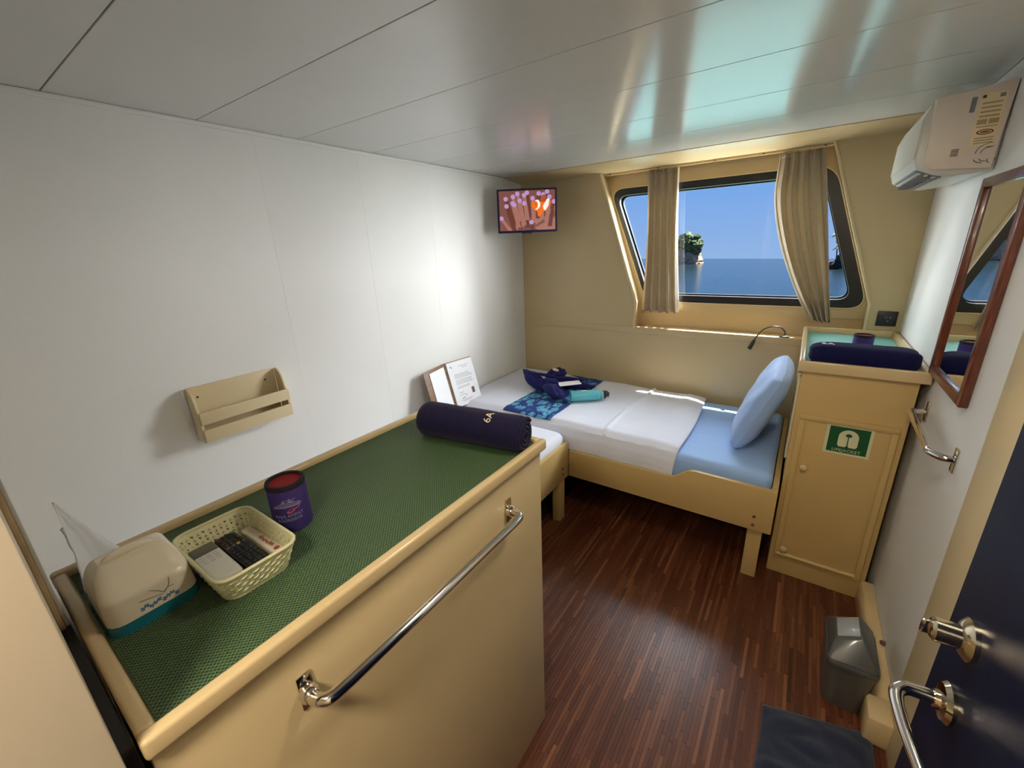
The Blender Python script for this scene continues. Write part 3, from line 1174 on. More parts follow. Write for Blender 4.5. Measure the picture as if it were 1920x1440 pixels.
f2 = oriented((1.156, 0.217, ZB + 0.011), (1.0, 0.04, 0), 0.03)
r2 = thing('television_remote', 'black television remote with coloured buttons in the middle of the basket', 'remote', (1.156, 0.217, ZB))
obj('remote_body', obox(f2, -0.068, 0.062, -0.017, 0.017, -0.009, 0.006), 'remote_black', r2, bevel=0.003)
bmats = {(0, 0): 'button_red', (0, 3): 'button_green', (4, 0): 'button_red', (4, 1): 'button_green', (4, 2): 'button_yellow', (4, 3): 'button_blue'}
for k in range(12):
    for j in range(4):
        x = -0.062 + k * 0.010
        y = -0.0125 + j * 0.0083
        obj('button', obox(f2, x - 0.003, x + 0.003, y - 0.0028, y + 0.0028, 0.006, 0.0078), bmats.get((k, j), 'black_plastic'), r2, bevel=0.0007, seg=1)

f3 = oriented((1.158, 0.250, ZB + 0.012), (1.0, 0.02, 0), -0.02)
r3 = thing('slim_case', 'slim white case with red lettering at the far side of the basket', 'case', (1.158, 0.250, ZB))
obj('case_body', obox(f3, -0.064, 0.060, -0.010, 0.010, -0.008, 0.006), 'plastic_cream', r3, bevel=0.004, seg=3)
mbp = MB()
rr_ = random.Random(5)
for k in range(22):
    x = -0.010 + k * 0.0022
    y0 = rr_.uniform(-0.004, -0.001)
    q = obox(f3, x, x + 0.0013, y0, y0 + rr_.uniform(0.003, 0.007), 0.0059, 0.0064)
    mbp.add(q.v, q.f)
obj('printed_lettering', mbp, 'print_red', r3)
mbp = MB().lathe([(0.005, 0), (0.005, 0.0008)], f3((0.050, 0.0, 0.0058)), (0, 0, 1), 16)
obj('printed_dot', mbp, 'print_red', r3)

# ------------------------------------------------------------------ tissue holder
TB = Vector((1.108, 0.090, ZM))
tb = thing('tissue_holder', 'cream plastic tissue box with teal base and blue flower decoration', 'tissue box', TB)


def tprof(z):
    """half sizes at height fraction z"""
    return (0.068 - 0.010 * z, 0.0560 - 0.005 * z)


HT = 0.092


def tdome(s):
    if s < 0.56:
        return 1.0, 1.0
    q = (s - 0.56) / 0.44
    kx = 1 - 0.10 * min(1, q * 4) ** 2 * 0.5 - 0.55 * q ** 1.25
    ky = 1 - 0.10 * q - 0.18 * q ** 4
    if q > 0.85:
        kx -= 0.10 * (q - 0.85) / 0.15
    return kx, ky




def tshell(z0, z1, name, mat, steps, dome):
    mb = MB()
    zs = [z0 + (z1 - z0) * i / steps for i in range(steps + 1)]
    rings_ = []
    for z in zs:
        s = z / HT
        hx, hy = tprof(s)
        k = 1.0
        ky = 1.0
        if dome:
            k, ky = tdome(s)
        rings_.append([TB + Vector((p.x * k, p.y * ky, z)) for p in resample(rrect(hx, hy, 0.020, 6), 56)])
    vs = [p for r_ in rings_ for p in r_]
    fs = []
    n = 56
    for i in range(len(rings_) - 1):
        for k in range(n):
            k2 = (k + 1) % n
            fs.append((i * n + k, i * n + k2, (i + 1) * n + k2, (i + 1) * n + k))
    m = (len(rings_) - 1) * n
    fs.append(tuple(m + k for k in range(n)))
    fs.append(tuple(range(n - 1, -1, -1)))
    mb.add(vs, fs)
    return obj(name, mb, mat, tb, smooth=True)


tshell(0.0, 0.016, 'base_band', 'plastic_teal', 2, False)
tshell(0.0165, HT, 'lid', 'plastic_cream', 22, True)
zt = ZM + HT - 0.006
obj('carry_handle', MB().tube(arc([(TB.x + 0.004, TB.y - 0.030, zt), (TB.x + 0.004, TB.y - 0.018, zt + 0.008), (TB.x + 0.004, TB.y + 0.014, zt + 0.008), (TB.x + 0.004, TB.y + 0.030, zt)], 5), 0.0065, 10), 'plastic_cream', tb, smooth=True)


def tface(y, z):      # point on the front (+x) face of the holder
    s = z / HT
    hx, hy = tprof(s)
    k = tdome(s)[0]
    return TB + Vector((hx * k + 0.0004, y, z))


stems = MB()
for pts in (((0.012, 0.030), (0.008, 0.036), (0.001, 0.042)), ((0.012, 0.030), (0.018, 0.037), (0.020, 0.047)), ((0.010, 0.029), (-0.001, 0.032), (-0.010, 0.034)), ((0.012, 0.031), (0.016, 0.034), (0.022, 0.034))):
    stems.tube(arc([tface((p[0] - 0.006) * 1.3 + 0.004, p[1] * 1.12) for p in pts], 4), 0.00045, 5)
obj('printed_stems', stems, 'decal_green', tb)
fl_ = MB()
rr_ = random.Random(11)
for k in range(9):
    y = -0.016 + k * 0.0052
    z = 0.0255 + 0.0022 * sin(k * 2.1)
    for j in range(4):
        a_ = j * pi / 2 + rr_.random()
        fl_.ell(tface(y + 0.0018 * cos(a_), z + 0.0018 * sin(a_)), (0.0004, 0.0014, 0.0014), None, 8, 5)
obj('printed_flowers', fl_, 'decal_blue', tb)

# tissue sheet sticking up from behind the holder
tt = thing('tissue_sheet', 'white tissue sheet sticking up behind the cream tissue box', 'tissue', (0.972, 0.05, ZM))


def tis(u, v):
    # base runs from near-front to far-back so that the sheet faces the window
    b0 = Vector((1.018, 0.036, ZM + 0.003))
    b1 = Vector((0.945, 0.098, ZM + 0.010))
    tip = Vector((0.955, 0.047, ZM + 0.146))
    base = b0.lerp(b1, u)
    p = base.lerp(tip, v)
    ww_ = 0.007 * sin(u * 8 + v * 2.5) * (1 - v) + 0.003 * noise.noise(Vector((u * 6, v * 6, 1)))
    return p + Vector((0.6, 0.7, 0)) * ww_


obj('tissue_fold', MB().grid(tis, 24, 24), 'tissue_white', tt, smooth=True, solid=0.0008)
obj('tissue_fold', MB().grid(lambda u, v: tis(u * 0.75, v * 0.62) + Vector((-0.006 - 0.02 * u, -0.014 * u, 0)), 20, 20), 'tissue_white', tt, smooth=True, solid=0.0008)

# ------------------------------------------------------------------ wall rack
RK = (0.0, 0.685, 0.89)
rk_ = thing('wall_rack', 'small beige wooden letter rack screwed to the left wall', 'rack', RK)
obj('back_panel', MB().box(0.001, 0.009, 0.523, 0.850, 0.892, 1.104), 'cream_light', rk_, bevel=0.002)


def rside(y0, y1):
    pts = [(0.009, 0.892), (0.072, 0.892), (0.076, 0.91), (0.076, 1.008), (0.071, 1.014), (0.066, 1.028), (0.063, 1.048), (0.058, 1.066),
           (0.050, 1.081), (0.039, 1.093), (0.026, 1.101), (0.009, 1.104)]
    return MB().prism(pts, 'y', y0, y1)


obj('side_panel', rside(0.513, 0.523), 'cream_light', rk_, bevel=0.0015)
obj('side_panel', rside(0.850, 0.860), 'cream_light', rk_, bevel=0.0015)
obj('bottom_panel', MB().box(0.009, 0.072, 0.523, 0.850, 0.892, 0.902), 'cream_light', rk_)
obj('front_slat', MB().box(0.076, 0.086, 0.515, 0.858, 0.968, 1.016), 'cream_light', rk_, bevel=0.002)
obj('front_slat', MB().box(0.076, 0.086, 0.515, 0.858, 0.895, 0.946), 'cream_light', rk_, bevel=0.002)
for y in (0.548, 0.805):
    obj('screw', MB().lathe([(0.0042, 0), (0.0042, 0.0015), (0.002, 0.002)], (0.009, y, 1.062), (1, 0, 0), 10), 'print_dark', rk_)

# ------------------------------------------------------------------ beds
bA = thing('single_bed', 'cream wooden bed frame below the window with a scooped front rail', 'bed', (1.42, 2.4, 0))
YF = 1.950
prof = [(0.908, 0.275), (1.936, 0.275), (1.936, 0.497)]
top = [(1.590, 0.503)]
for k in range(9):
    t = k / 8
    top.append((1.575 - 0.10 * t, 0.500 - 0.060 * (3 * t * t - 2 * t ** 3)))
prof += top + [(1.36, 0.440), (0.908, 0.4375)]
obj('front_rail', MB().prism(prof, 'y', YF, YF + 0.024), 'cream_furniture', bA, bevel=0.003)
obj('leg', MB().box(1.842, 1.904, YF + 0.024, YF + 0.07, 0.0, 0.36), 'cream_furniture', bA, bevel=0.003)
obj('leg', MB().box(1.842, 1.904, 2.82, 2.88, 0.0, 0.36), 'cream_furniture', bA, bevel=0.003)
obj('end_board', MB().box(1.912, 1.936, YF + 0.024, 2.905, 0.275, 0.505), 'cream_furniture', bA, bevel=0.003)
obj('back_rail', MB().box(0.02, 1.912, 2.88, 2.905, 0.275, 0.44), 'cream_furniture', bA)
obj('slat_board', MB().box(0.03, 1.912, YF + 0.024, 2.88, 0.34, 0.36), 'cream_furniture', bA)
for z in (0.348, 0.303):
    obj('screw_cap', MB().lathe([(0.0075, 0), (0.0075, 0.002), (0.005, 0.003)], (1.862, YF, z), (0, -1, 0), 12), 'print_brown', bA)

bB = thing('single_bed', 'cream wooden bed frame along the left wall behind the counter', 'bed', (0.45, 1.0, 0))
XB = 0.908
obj('front_rail', MB().box(XB - 0.024, XB, 0.06, YF - 0.002, 0.275, 0.496), 'cream_furniture', bB, bevel=0.003)
obj('leg', MB().box(XB - 0.062, XB - 0.012, 1.865, 1.925, 0.0, 0.275), 'cream_furniture', bB, bevel=0.003)
obj('leg', MB().box(0.03, 0.09, 1.865, 1.925, 0.0, 0.34), 'cream_furniture', bB, bevel=0.003)
obj('slat_board', MB().box(0.01, XB - 0.024, 0.06, 1.94, 0.34, 0.36), 'cream_furniture', bB)
for z in (0.353, 0.318):
    obj('screw_cap', MB().lathe([(0.0075, 0), (0.0075, 0.002), (0.005, 0.003)], (XB, 1.880, z), (1, 0, 0), 12), 'print_brown', bB)


def softbox(x0, x1, y0, y1, z0, z1, r, amp=0.004, fr=4.0, nu=40, nv=30, seed=0):
    """rounded cushion-like block with slight irregularity"""
    mb = MB().box(x0, x1, y0, y1, z0, z1)
    me = mb.mesh('soft', bevel=r, seg=5, smooth=True)
    bm = bmesh.new()
    bm.from_mesh(me)
    bmesh.ops.subdivide_edges(bm, edges=[e_ for e_ in bm.edges if e_.calc_length() > 0.12], cuts=10, use_grid_fill=True)
    for v in bm.verts:
        d = noise.noise_vector(v.co * fr + Vector((seed, 0, 0))) * amp
        v.co += d
    for f_ in bm.faces:
        f_.smooth = True
    bm.to_mesh(me)
    bm.free()
    return me


tag(obj('mattress', softbox(0.015, 1.908, YF + 0.046, 2.862, 0.363, 0.548, 0.035, 0.003), 'sheet_blue'), 'mattress in a pale blue fitted sheet below the window', 'mattress')
tag(obj('mattress', softbox(0.012, XB - 0.027, 0.07, YF + 0.022, 0.363, 0.548, 0.05, 0.007, 7), 'sheet_white'), 'mattress in a white sheet on the bed along the left wall', 'mattress')

# white duvet over the window bed
ZD = 0.582


def duvet_z(x, y):
    z = ZD + 0.006 * noise.noise(Vector((x * 3, y * 3, 0.5))) + 0.003 * noise.noise(Vector((x * 11, y * 5, 2.5)))
    # pleat ridge along x ~ 1.1
    dx = x - (1.115 + 0.02 * sin(y * 5)) 
    z += 0.014 * math.exp(-(dx / 0.009) ** 2) + 0.004 * math.exp(-((dx - 0.25) / 0.02) ** 2)
    z += 0.014 * math.exp(-((x - 0.25) / 0.3) ** 2) * max(0, min(1, (y - 2.4) / 0.4))
    return z


def duvet(u, v):
    x = 0.012 + u * 1.482
    xe = x + (0.02 * sin(v * 4) - 0.015) * u ** 6
    path = [(YF + 0.030, 0.430), (YF + 0.026, 0.470), (YF + 0.030, 0.515), (YF + 0.046, 0.556), (YF + 0.085, 0.579), (YF + 0.15, 0.582)]
    n = 10
    s = v * 40
    if s < n:
        q = s / n * (len(path) - 1)
        i = min(int(q), len(path) - 2)
        t = q - i
        y = path[i][0] * (1 - t) + path[i + 1][0] * t
        z = path[i][1] * (1 - t) + path[i + 1][1] * t
        k = s / n
        z += (duvet_z(x, y) - ZD) * k
        y -= 0.004 * noise.noise(Vector((x * 14, z * 6, 0))) * (1 - k) + 0.0
    elif s > 36:
        t = (s - 36) / 4
        y = 2.80 + 0.088 * t
        z = duvet_z(x, y) - 0.040 * t ** 3 + 0.010 * sin(x * 9) * t
    else:
        t = (s - n) / (36 - n)
        y = (YF + 0.15) + t * (2.80 - YF - 0.15)
        z = duvet_z(x, y)
    if u > 0.94:
        z -= 0.014 * ((u - 0.94) / 0.06) ** 2
    return Vector((xe, y, z))


tag(obj('duvet', MB().grid(duvet, 150, 80), 'sheet_white', smooth=True, solid=0.008), 'white duvet spread over the bed below the window', 'duvet')


def runner(u, v):
    x = 0.405 + u * 0.350 + 0.0
    y = 2.005 + v * 0.875
    z = duvet_z(x, y) + 0.0075
    if v > 0.91:
        z -= 0.040 * ((v - 0.91) / 0.09) ** 3
    if v < 0.06:
        z -= 0.014 * ((0.06 - v) / 0.06) ** 2
    return Vector((x, y, z))


tag(obj('bed_runner', MB().grid(runner, 40, 80), 'runner_batik', smooth=True, solid=0.002), 'blue and turquoise patterned cloth runner laid across the white duvet', 'bed runner')


# pillow leaning on the locker
def pillow():
    mb = MB()
    hl, hh, th = 0.29, 0.222, 0.070
    nu, nv = 40, 32
    lean = radians(22)

    def surf(u, v, s):
        a_ = (u - 0.5) * 2
        b__ = (v - 0.5) * 2
        k = (max(0, 1 - abs(a_) ** 3.2) * max(0, 1 - abs(b__) ** 2.6)) ** 0.34
        y = a_ * hl * (1 - 0.07 * b__ * b__)
        h = b__ * hh * (1 - 0.08 * a_ * a_)
        t = s * th * k
        t += 0.010 * noise.noise(Vector((a_ * 2.5, b__ * 2.5, s * 3.1))) * k + 0.006 * noise.noise(Vector((a_ * 7, b__ * 5, 0.3))) * (1 - k)
        # local: h up axis leaning towards +x, t thickness
        x = h * sin(lean) + t * cos(lean)
        z = h * cos(lean) - t * sin(lean)
        return Vector((1.803 + x, 2.43 + y, 0.758 + z))
    mb.grid(lambda u, v: surf(u, v, 1), nu, nv)
    mb.grid(lambda u, v: surf(u, v, -1), nu, nv)
    return mb


tag(obj('pillow', pillow(), 'pillow_blue', smooth=True, sub=1), 'pale blue pillow leaning against the tall locker', 'pillow')

# ------------------------------------------------------------------ folded towel creature, cards and bottle on the bed
ta = thing('folded_towel', 'blue towel folded into an animal shape on the patterned runner', 'towel', (0.52, 2.45, ZD + 0.01))


def lobe(c, r, rz, ry=0.0, seed=0.0, pinch=0.0):
    R_ = Matrix.Rotation(rz, 3, 'Z') @ Matrix.Rotation(ry, 3, 'Y')

    def fn(p):
        k = 1 + 0.18 * noise.noise(p * 2.4 + Vector((seed, 0, 0))) + 0.07 * sin(9 * p.y + 4 * p.x + seed) + 0.05 * noise.noise(p * 6 + Vector((seed, 3, 0)))
        q = p * k
        if pinch:
            f_ = 1 - pinch * max(0, q.x) ** 1.5
            q = Vector((q.x, q.y * f_, q.z * f_))
        return q
    return MB().ell(c, r, R_, 32, 20, fn)


Z0 = ZD + 0.012
obj('wing_fold', lobe((0.352, 2.478, Z0 + 0.050), (0.135, 0.062, 0.042), radians(162), radians(-22), 1.0, 0.75), 'towel_blue', ta, smooth=True)
obj('wing_fold', lobe((0.620, 2.565, Z0 + 0.030), (0.165, 0.050, 0.030), radians(15), radians(4), 2.0, 0.75), 'towel_blue', ta, smooth=True)
obj('head_fold', lobe((0.468, 2.610, Z0 + 0.056), (0.085, 0.070, 0.055), radians(70), radians(-15), 3.0, 0.3), 'towel_blue', ta, smooth=True)
obj('body_fold', lobe((0.505, 2.455, Z0 + 0.038), (0.105, 0.070, 0.043), radians(-35), 0.0, 4.0, 0.2), 'towel_blue', ta, smooth=True)
obj('tail_fold', lobe((0.585, 2.362, Z0 + 0.034), (0.150, 0.056, 0.038), radians(-38), radians(3), 5.0, 0.55), 'towel_blue', ta, smooth=True)
for k, (a_, b__, r_) in enumerate((((0.30, 2.46, Z0 + 0.09), (0.52, 2.50, Z0 + 0.082), 0.012), ((0.42, 2.42, Z0 + 0.070), (0.60, 2.40, Z0 + 0.074), 0.014), ((0.52, 2.50, Z0 + 0.078), (0.70, 2.59, Z0 + 0.058), 0.011))):
    m_ = (Vector(a_) + Vector(b__)) / 2 + Vector((0, 0, 0.008))
    obj('pleat', MB().tube(arc([a_, m_, b__], 6), [0.003] + [r_] * 11 + [0.003], 8), 'towel_blue', ta, smooth=True)
obj('woven_badge', lobe((0.475, 2.588, Z0 + 0.108), (0.024, 0.018, 0.010), 0.5, 0.3, 1), 'embroidery_cream', ta, smooth=True)


def card(name, label, c, ux, L, Wd, tilt, mat):
    f_ = oriented(c, ux, tilt)
    return tag(obj(name, obox(f_, -L / 2, L / 2, -Wd / 2, Wd / 2, -0.0006, 0.0006), mat), label, 'card')


card('greeting_card', 'cream card lying behind the blue folded towel', (0.500, 2.715, Z0 + 0.020), (0.93, -0.35, 0), 0.17, 0.11, 0.03, 'card_cream')
card('greeting_card', 'white card slipped between blue towel and turquoise bottle', (0.665, 2.435, Z0 + 0.078), (0.75, 0.62, 0), 0.15, 0.085, -0.05, 'paper_white')

bt = thing('water_bottle', 'turquoise metal water bottle with black cap lying on the duvet', 'bottle', (0.83, 2.40, ZD + 0.008))
ba = Vector((0.80, 0.60, 0)).normalized()
bs = Vector((0.735, 2.320, ZD + 0.044))
r = 0.036
obj('bottle_body', MB().lathe([(0.001, 0), (r * 0.9, 0.0), (r, 0.006), (r, 0.168), (r * 0.97, 0.178), (r * 0.78, 0.184), (r * 0.76, 0.208)], bs, ba, 32), 'bottle_teal', bt, smooth=True)
obj('neck_ring', MB().lathe([(r * 0.79, 0.208), (r * 0.79, 0.212)], bs, ba, 32), 'chrome', bt, smooth=True)
cp = obj('cap', MB().lathe([(r * 0.77, 0.2125), (r * 0.74, 0.226), (r * 0.45, 0.236), (r * 0.30, 0.247), (0.004, 0.250)], bs, ba, 24), 'black_plastic', bt, smooth=True)
obj('carry_loop', MB().tube(arc([bs + ba * 0.222 + Vector((0, 0, 0.024)), bs + ba * 0.236 + Vector((0, 0, 0.022)), bs + ba * 0.252 + Vector((0, 0, 0.006)), bs + ba * 0.246 + Vector((0, 0, -0.018))], 5), 0.0035, 7), 'black_plastic', cp, smooth=True)
obj('bottle_base', MB().lathe([(r * 0.93, -0.003), (r * 1.0, 0.001), (r * 1.004, 0.004)], bs, ba, 32), 'bottle_teal', bt, smooth=True)
obj('printed_emblem', MB().ell(bs + ba * 0.085 + Vector((0.0, -0.0, r * 1.0)), (0.022, 0.009, 0.0008), Matrix.Rotation(math.atan2(ba.y, ba.x), 3, 'Z'), 16, 6), 'embroidery_cream', bt)

# ------------------------------------------------------------------ open binder leaning on the left wall
bd = thing('ring_binder', 'open brown ring binder with white pages leaning on the left wall', 'binder', (0.09, 1.95, 0.55))
BZ, BHt = 0.552, 0.318
lean = 0.085


def leaf(y0, y1, x0, x1):
    """panel: bottom from (x0,y0) to (x1,y1); top leans towards wall"""
    A = Vector((x0 + lean, y0, BZ))
    B = Vector((x1 + lean, y1, BZ))
    T = Vector((-lean, 0, math.sqrt(BHt ** 2 - lean ** 2)))
    n = (B - A).cross(T).normalized()
    if n.x < 0:
        n = -n

    def fn(u, v, d):
        return A + (B - A) * u + T * v + n * d
    return fn


def panel(fn, u0, u1, v0, v1, d0, d1):
    return MB().add([fn(u, v, d) for u in (u0, u1) for v in (v0, v1) for d in (d0, d1)],
                    [(0, 1, 3, 2), (4, 6, 7, 5), (0, 4, 5, 1), (2, 3, 7, 6), (0, 2, 6, 4), (1, 5, 7, 3)])


lfL = leaf(1.672, 1.895, 0.055, 0.006)
lfR = leaf(1.905, 2.150, 0.006, 0.030)
obj('cover', panel(lfL, 0, 1, 0, 1, 0, 0.005), 'leather_brown', bd, bevel=0.001)
obj('cover', panel(lfR, 0, 1, 0, 1, 0, 0.005), 'leather_brown', bd, bevel=0.001)
obj('spine', panel(leaf(1.893, 1.907, 0.006, 0.006), 0, 1, 0, 1, 0, 0.004), 'leather_brown', bd)
pl_ = obj('page', panel(lfL, 0.24, 0.97, 0.03, 0.94, 0.0055, 0.009), 'paper_white', bd)
pr_ = obj('page', panel(lfR, 0.05, 0.98, 0.03, 0.985, 0.0055, 0.011), 'paper_white', bd)
tx = MB()
rr_ = random.Random(2)
lines = [(0.86, 0.42, 0.80), (0.82, 0.55, 0.75)] + [(0.70 - 0.028 * k, 0.22, 0.86 - 0.1 * rr_.random()) for k in range(4)] + \
        [(0.57 - 0.028 * k, 0.22, 0.88 - 0.1 * rr_.random()) for k in range(4)] + [(0.43 - 0.028 * k, 0.22, 0.80 - 0.2 * rr_.random()) for k in range(2)] + [(0.30, 0.22, 0.40), (0.25, 0.25, 0.42), (0.14, 0.25, 0.7), (0.11, 0.3, 0.62)]
for (v, u0, u1) in lines:
    q = panel(lfR, u0, u1, v, v + 0.011, 0.0109, 0.0114)
    tx.add(q.v, q.f)
obj('printed_text', tx, 'print_grey', pr_)
obj('printed_picture', panel(lfR, 0.70, 0.80, 0.22, 0.35, 0.0109, 0.0115), 'print_brown', pr_)
mk = MB()
for (u, v) in ((0.15, 0.88), (0.18, 0.86), (0.45, 0.22), (0.30, 0.17), (0.36, 0.18)):
    q = panel(lfR, u, u + 0.03, v, v + 0.02, 0.0109, 0.0115)
    mk.add(q.v, q.f)
obj('printed_mark', mk, 'print_dark', pr_)
for v in (0.14, 0.20, 0.55, 0.60, 0.65, 0.86):
    c_ = lfR(-0.02, v, 0.012)
    obj('ring', MB().tube([c_ + Vector((0.010 * sin(t * pi / 6), 0.012 * cos(t * pi / 6), 0)) for t in range(7)], 0.0016, 6), 'chrome', bd)

# ------------------------------------------------------------------ television in the corner
F2 = Vector((0.577, -0.817, 0)).normalized()          # facing
R2 = Vector((0.817, 0.577, 0)).normalized()
TC = Vector((0.262, 2.585, 1.806))
tv = thing('television', 'small flat television showing an orange reef fish in the far left corner', 'television', TC - Vector((0, 0, 0.16)))
UPT = (Vector((0, 0, 1)) - F2 * 0.04).normalized()


def tvp(x, z, d):
    return TC + R2 * x + UPT * z + F2 * d


def tbox(x0, x1, z0, z1, d0, d1):
    return MB().add([tvp(x, z, d) for x in (x0, x1) for z in (z0, z1) for d in (d0, d1)],
                    [(0, 1, 3, 2), (4, 6, 7, 5), (0, 4, 5, 1), (2, 3, 7, 6), (0, 2, 6, 4), (1, 5, 7, 3)])


TW, TH = 0.204, 0.140
obj('casing', tbox(-TW, TW, -TH, TH, -0.030, 0.0), 'navy_case', tv, bevel=0.004)
sc = obj('screen', tbox(-TW + 0.014, TW - 0.014, -TH + 0.015, TH - 0.012, 0.0, 0.0012), 'navy_case', tv)
obj('wall_bracket', tbox(-0.03, 0.03, -0.03, 0.03, -0.36, -0.03), 'black_plastic', tv)
obj('sensor_lip', tbox(-0.04, 0.03, -TH - 0.007, -TH, -0.02, -0.002), 'navy_case', tv)
emis('tv_back', rgb(118, 70, 62), 1.0)
emis('tv_stalk', rgb(158, 104, 92), 1.0)
emis('tv_stalk_dark', rgb(96, 48, 40), 1.0)
emis('tv_tip', rgb(178, 140, 190), 1.0)
emis('tv_orange', rgb(235, 105, 15), 1.0)
emis('tv_orange_dark', rgb(165, 75, 35), 1.0)
emis('tv_white', rgb(246, 236, 226), 1.0)
emis('tv_black', rgb(40, 15, 15), 1.0)
SX, SZ = TW - 0.014, TH - 0.0135


def flat2(polys, d, mat, name):
    mb = MB()
    for P in polys:
        # clip to the screen by clamping
        Q = [(max(-SX, min(SX, x)), max(-SZ, min(SZ, z)) + 0.0015) for x, z in P]
        n = len(Q)
        mb.add([tvp(x, z, d) for x, z in Q] + [tvp(x, z, d + 0.0003) for x, z in Q],
               [tuple(range(n)), tuple(range(2 * n - 1, n - 1, -1))] + [(i, (i + 1) % n, n + (i + 1) % n, n + i) for i in range(n)])
    return obj(name, mb, mat, sc)


def sxy(px, py):      # picture fraction (0..1 from top-left) to screen coords
    return ((px - 0.5) * 2 * SX, (0.5 - py) * 2 * SZ)


flat2([[(-SX, -SZ), (SX, -SZ), (SX, SZ), (-SX, SZ)]], 0.0013, 'tv_back', 'picture_background')
tips = [(0.12, 0.20), (0.25, 0.15), (0.13, 0.38), (0.24, 0.31), (0.27, 0.35), (0.37, 0.25), (0.45, 0.32), (0.45, 0.12), (0.50, 0.06), (0.60, 0.20),
        (0.71, 0.09), (0.79, 0.12), (0.86, 0.05), (0.03, 0.68), (0.57, 0.80), (0.90, 0.18), (0.98, 0.30), (0.33, 0.08)]
st, st2, tp = [], [], []
for k, (x, y) in enumerate(tips):
    dx = (0.5 - x) * 0.25 + 0.04
    w_ = 0.030
    q = [sxy(x - w_, y), sxy(x + w_, y), sxy(x + dx + w_ * 1.3, min(1.0, y + 0.62)), sxy(x + dx - w_ * 1.3, min(1.0, y + 0.62))]
    (st if k % 2 else st2).append(q)
    tp.append([sxy(x + 0.040 * cos(a_ * pi / 8), y + 0.058 * sin(a_ * pi / 8)) for a_ in range(16)])
flat2([[sxy(0.60, 0.75), sxy(1.0, 0.40), sxy(1.0, 0.52), sxy(0.66, 0.86)], [sxy(0.62, 0.95), sxy(1.0, 0.68), sxy(1.0, 1.0), sxy(0.70, 1.0)], [sxy(0.2, 0.95), sxy(0.5, 0.7), sxy(0.55, 0.8), sxy(0.3, 1.0)]], 0.0017, 'tv_stalk', 'picture_tentacles')
for q in st2:
    flat2([q], 0.0020, 'tv_stalk_dark', 'picture_tentacle')
for q in st:
    flat2([q], 0.0023, 'tv_stalk', 'picture_tentacle')
for q in tp:
    flat2([q], 0.0027, 'tv_tip', 'picture_tentacle_tip')
flat2([[sxy(0.72, 0.28), sxy(0.77, 0.13), sxy(0.83, 0.12), sxy(0.85, 0.2), sxy(0.80, 0.36), sxy(0.76, 0.40)]], 0.0030, 'tv_orange_dark', 'picture_fish_fin')
flat2([[sxy(0.57, 0.36), sxy(0.60, 0.28), sxy(0.66, 0.25), sxy(0.74, 0.30), sxy(0.84, 0.30), sxy(0.92, 0.26), sxy(0.93, 0.34), sxy(0.86, 0.50), sxy(0.78, 0.55), sxy(0.74, 0.66), sxy(0.69, 0.66), sxy(0.68, 0.54), sxy(0.60, 0.46)]], 0.0033, 'tv_orange', 'picture_fish')
flat2([[sxy(0.64, 0.25), sxy(0.70, 0.24), sxy(0.735, 0.32), sxy(0.73, 0.42), sxy(0.68, 0.49), sxy(0.64, 0.49), sxy(0.69, 0.42), sxy(0.69, 0.32)],
       [sxy(0.78, 0.40), sxy(0.86, 0.22), sxy(0.90, 0.22), sxy(0.88, 0.40), sxy(0.82, 0.52), sxy(0.79, 0.48)]], 0.0037, 'tv_white', 'picture_fish_band')
flat2([[sxy(0.655 + 0.010 * cos(a_ * pi / 5), 0.355 + 0.016 * sin(a_ * pi / 5)) for a_ in range(10)]], 0.0041, 'tv_black', 'picture_fish_eye')

# ------------------------------------------------------------------ curtains
def curtain(name, label, edge, zt, zb, nf, ph, lining_side):
    """edge(v) -> (x0, x1) for v 0 top .. 1 bottom"""
    t = thing(name, label, 'curtain', ((edge(1)[0] + edge(1)[1]) / 2, 2.965, zb))

    def fn(u, v):
        x0, x1 = edge(v)
        amp = 0.027 * (0.55 + 0.45 * v)
        s = u * nf * 2 * pi + ph + 0.8 * sin(v * 2.2 + u * 3)
        x = x0 + (x1 - x0) * u + 0.006 * sin(2 * s)
        y = 2.968 + amp * sin(s) + 0.006 * noise.noise(Vector((u * 6, v * 4, ph)))
        z = zt + (zb - zt) * v + 0.006 * sin(s + 1) * v
        return Vector((x, y, z))
    obj('cloth', MB().grid(fn, 90, 40), 'curtain_cloth', t, smooth=True, solid=0.002)

    def hem(u, v):
        x0, x1 = edge(v)
        xe = x1 if lining_side > 0 else x0
        return Vector((xe + lining_side * (0.002 + 0.020 * u * (0.35 + 0.65 * v)), 2.972 + 0.010 * u, zt + (zb - zt) * v + 0.004))
    obj('lining_edge', MB().grid(hem, 4, 30), 'curtain_lining' if lining_side > 0 and name == 'curtain' and ph < 1 else 'curtain_cloth', t, smooth=True, solid=0.0015)
    # gathered header tape with hooks
    obj('header_tape', MB().grid(lambda u, v: fn(u, 0) + Vector((0, -0.004, 0.004 - 0.022 * v)), 60, 2), 'curtain_cloth', t, smooth=True, solid=0.004)
    for k in range(4):
        p = fn((k + 0.5) / 4, 0)
        obj('hook', MB().tube([p + Vector((0, 0.004, -0.004)), p + Vector((0, 0.004, 0.014))], 0.002, 6), 'print_dark', t)
    return t


def lerp(a_, b__, t):
    return a_ + (b__ - a_) * t


def edgeL(v):
    x0 = lerp(0.942, 0.953, v) + 0.030 * sin(v * pi) * 0.6
    x1 = lerp(1.136, 1.195, v ** 1.6)
    return x0, x1


def edgeR(v):
    # left edge hugs then sweeps right
    x0 = 1.688 + 0.0 * v + 0.275 * max(0, (v - 0.18) / 0.82) ** 1.55
    x1 = 1.880 + 0.166 * v
    return x0, x1


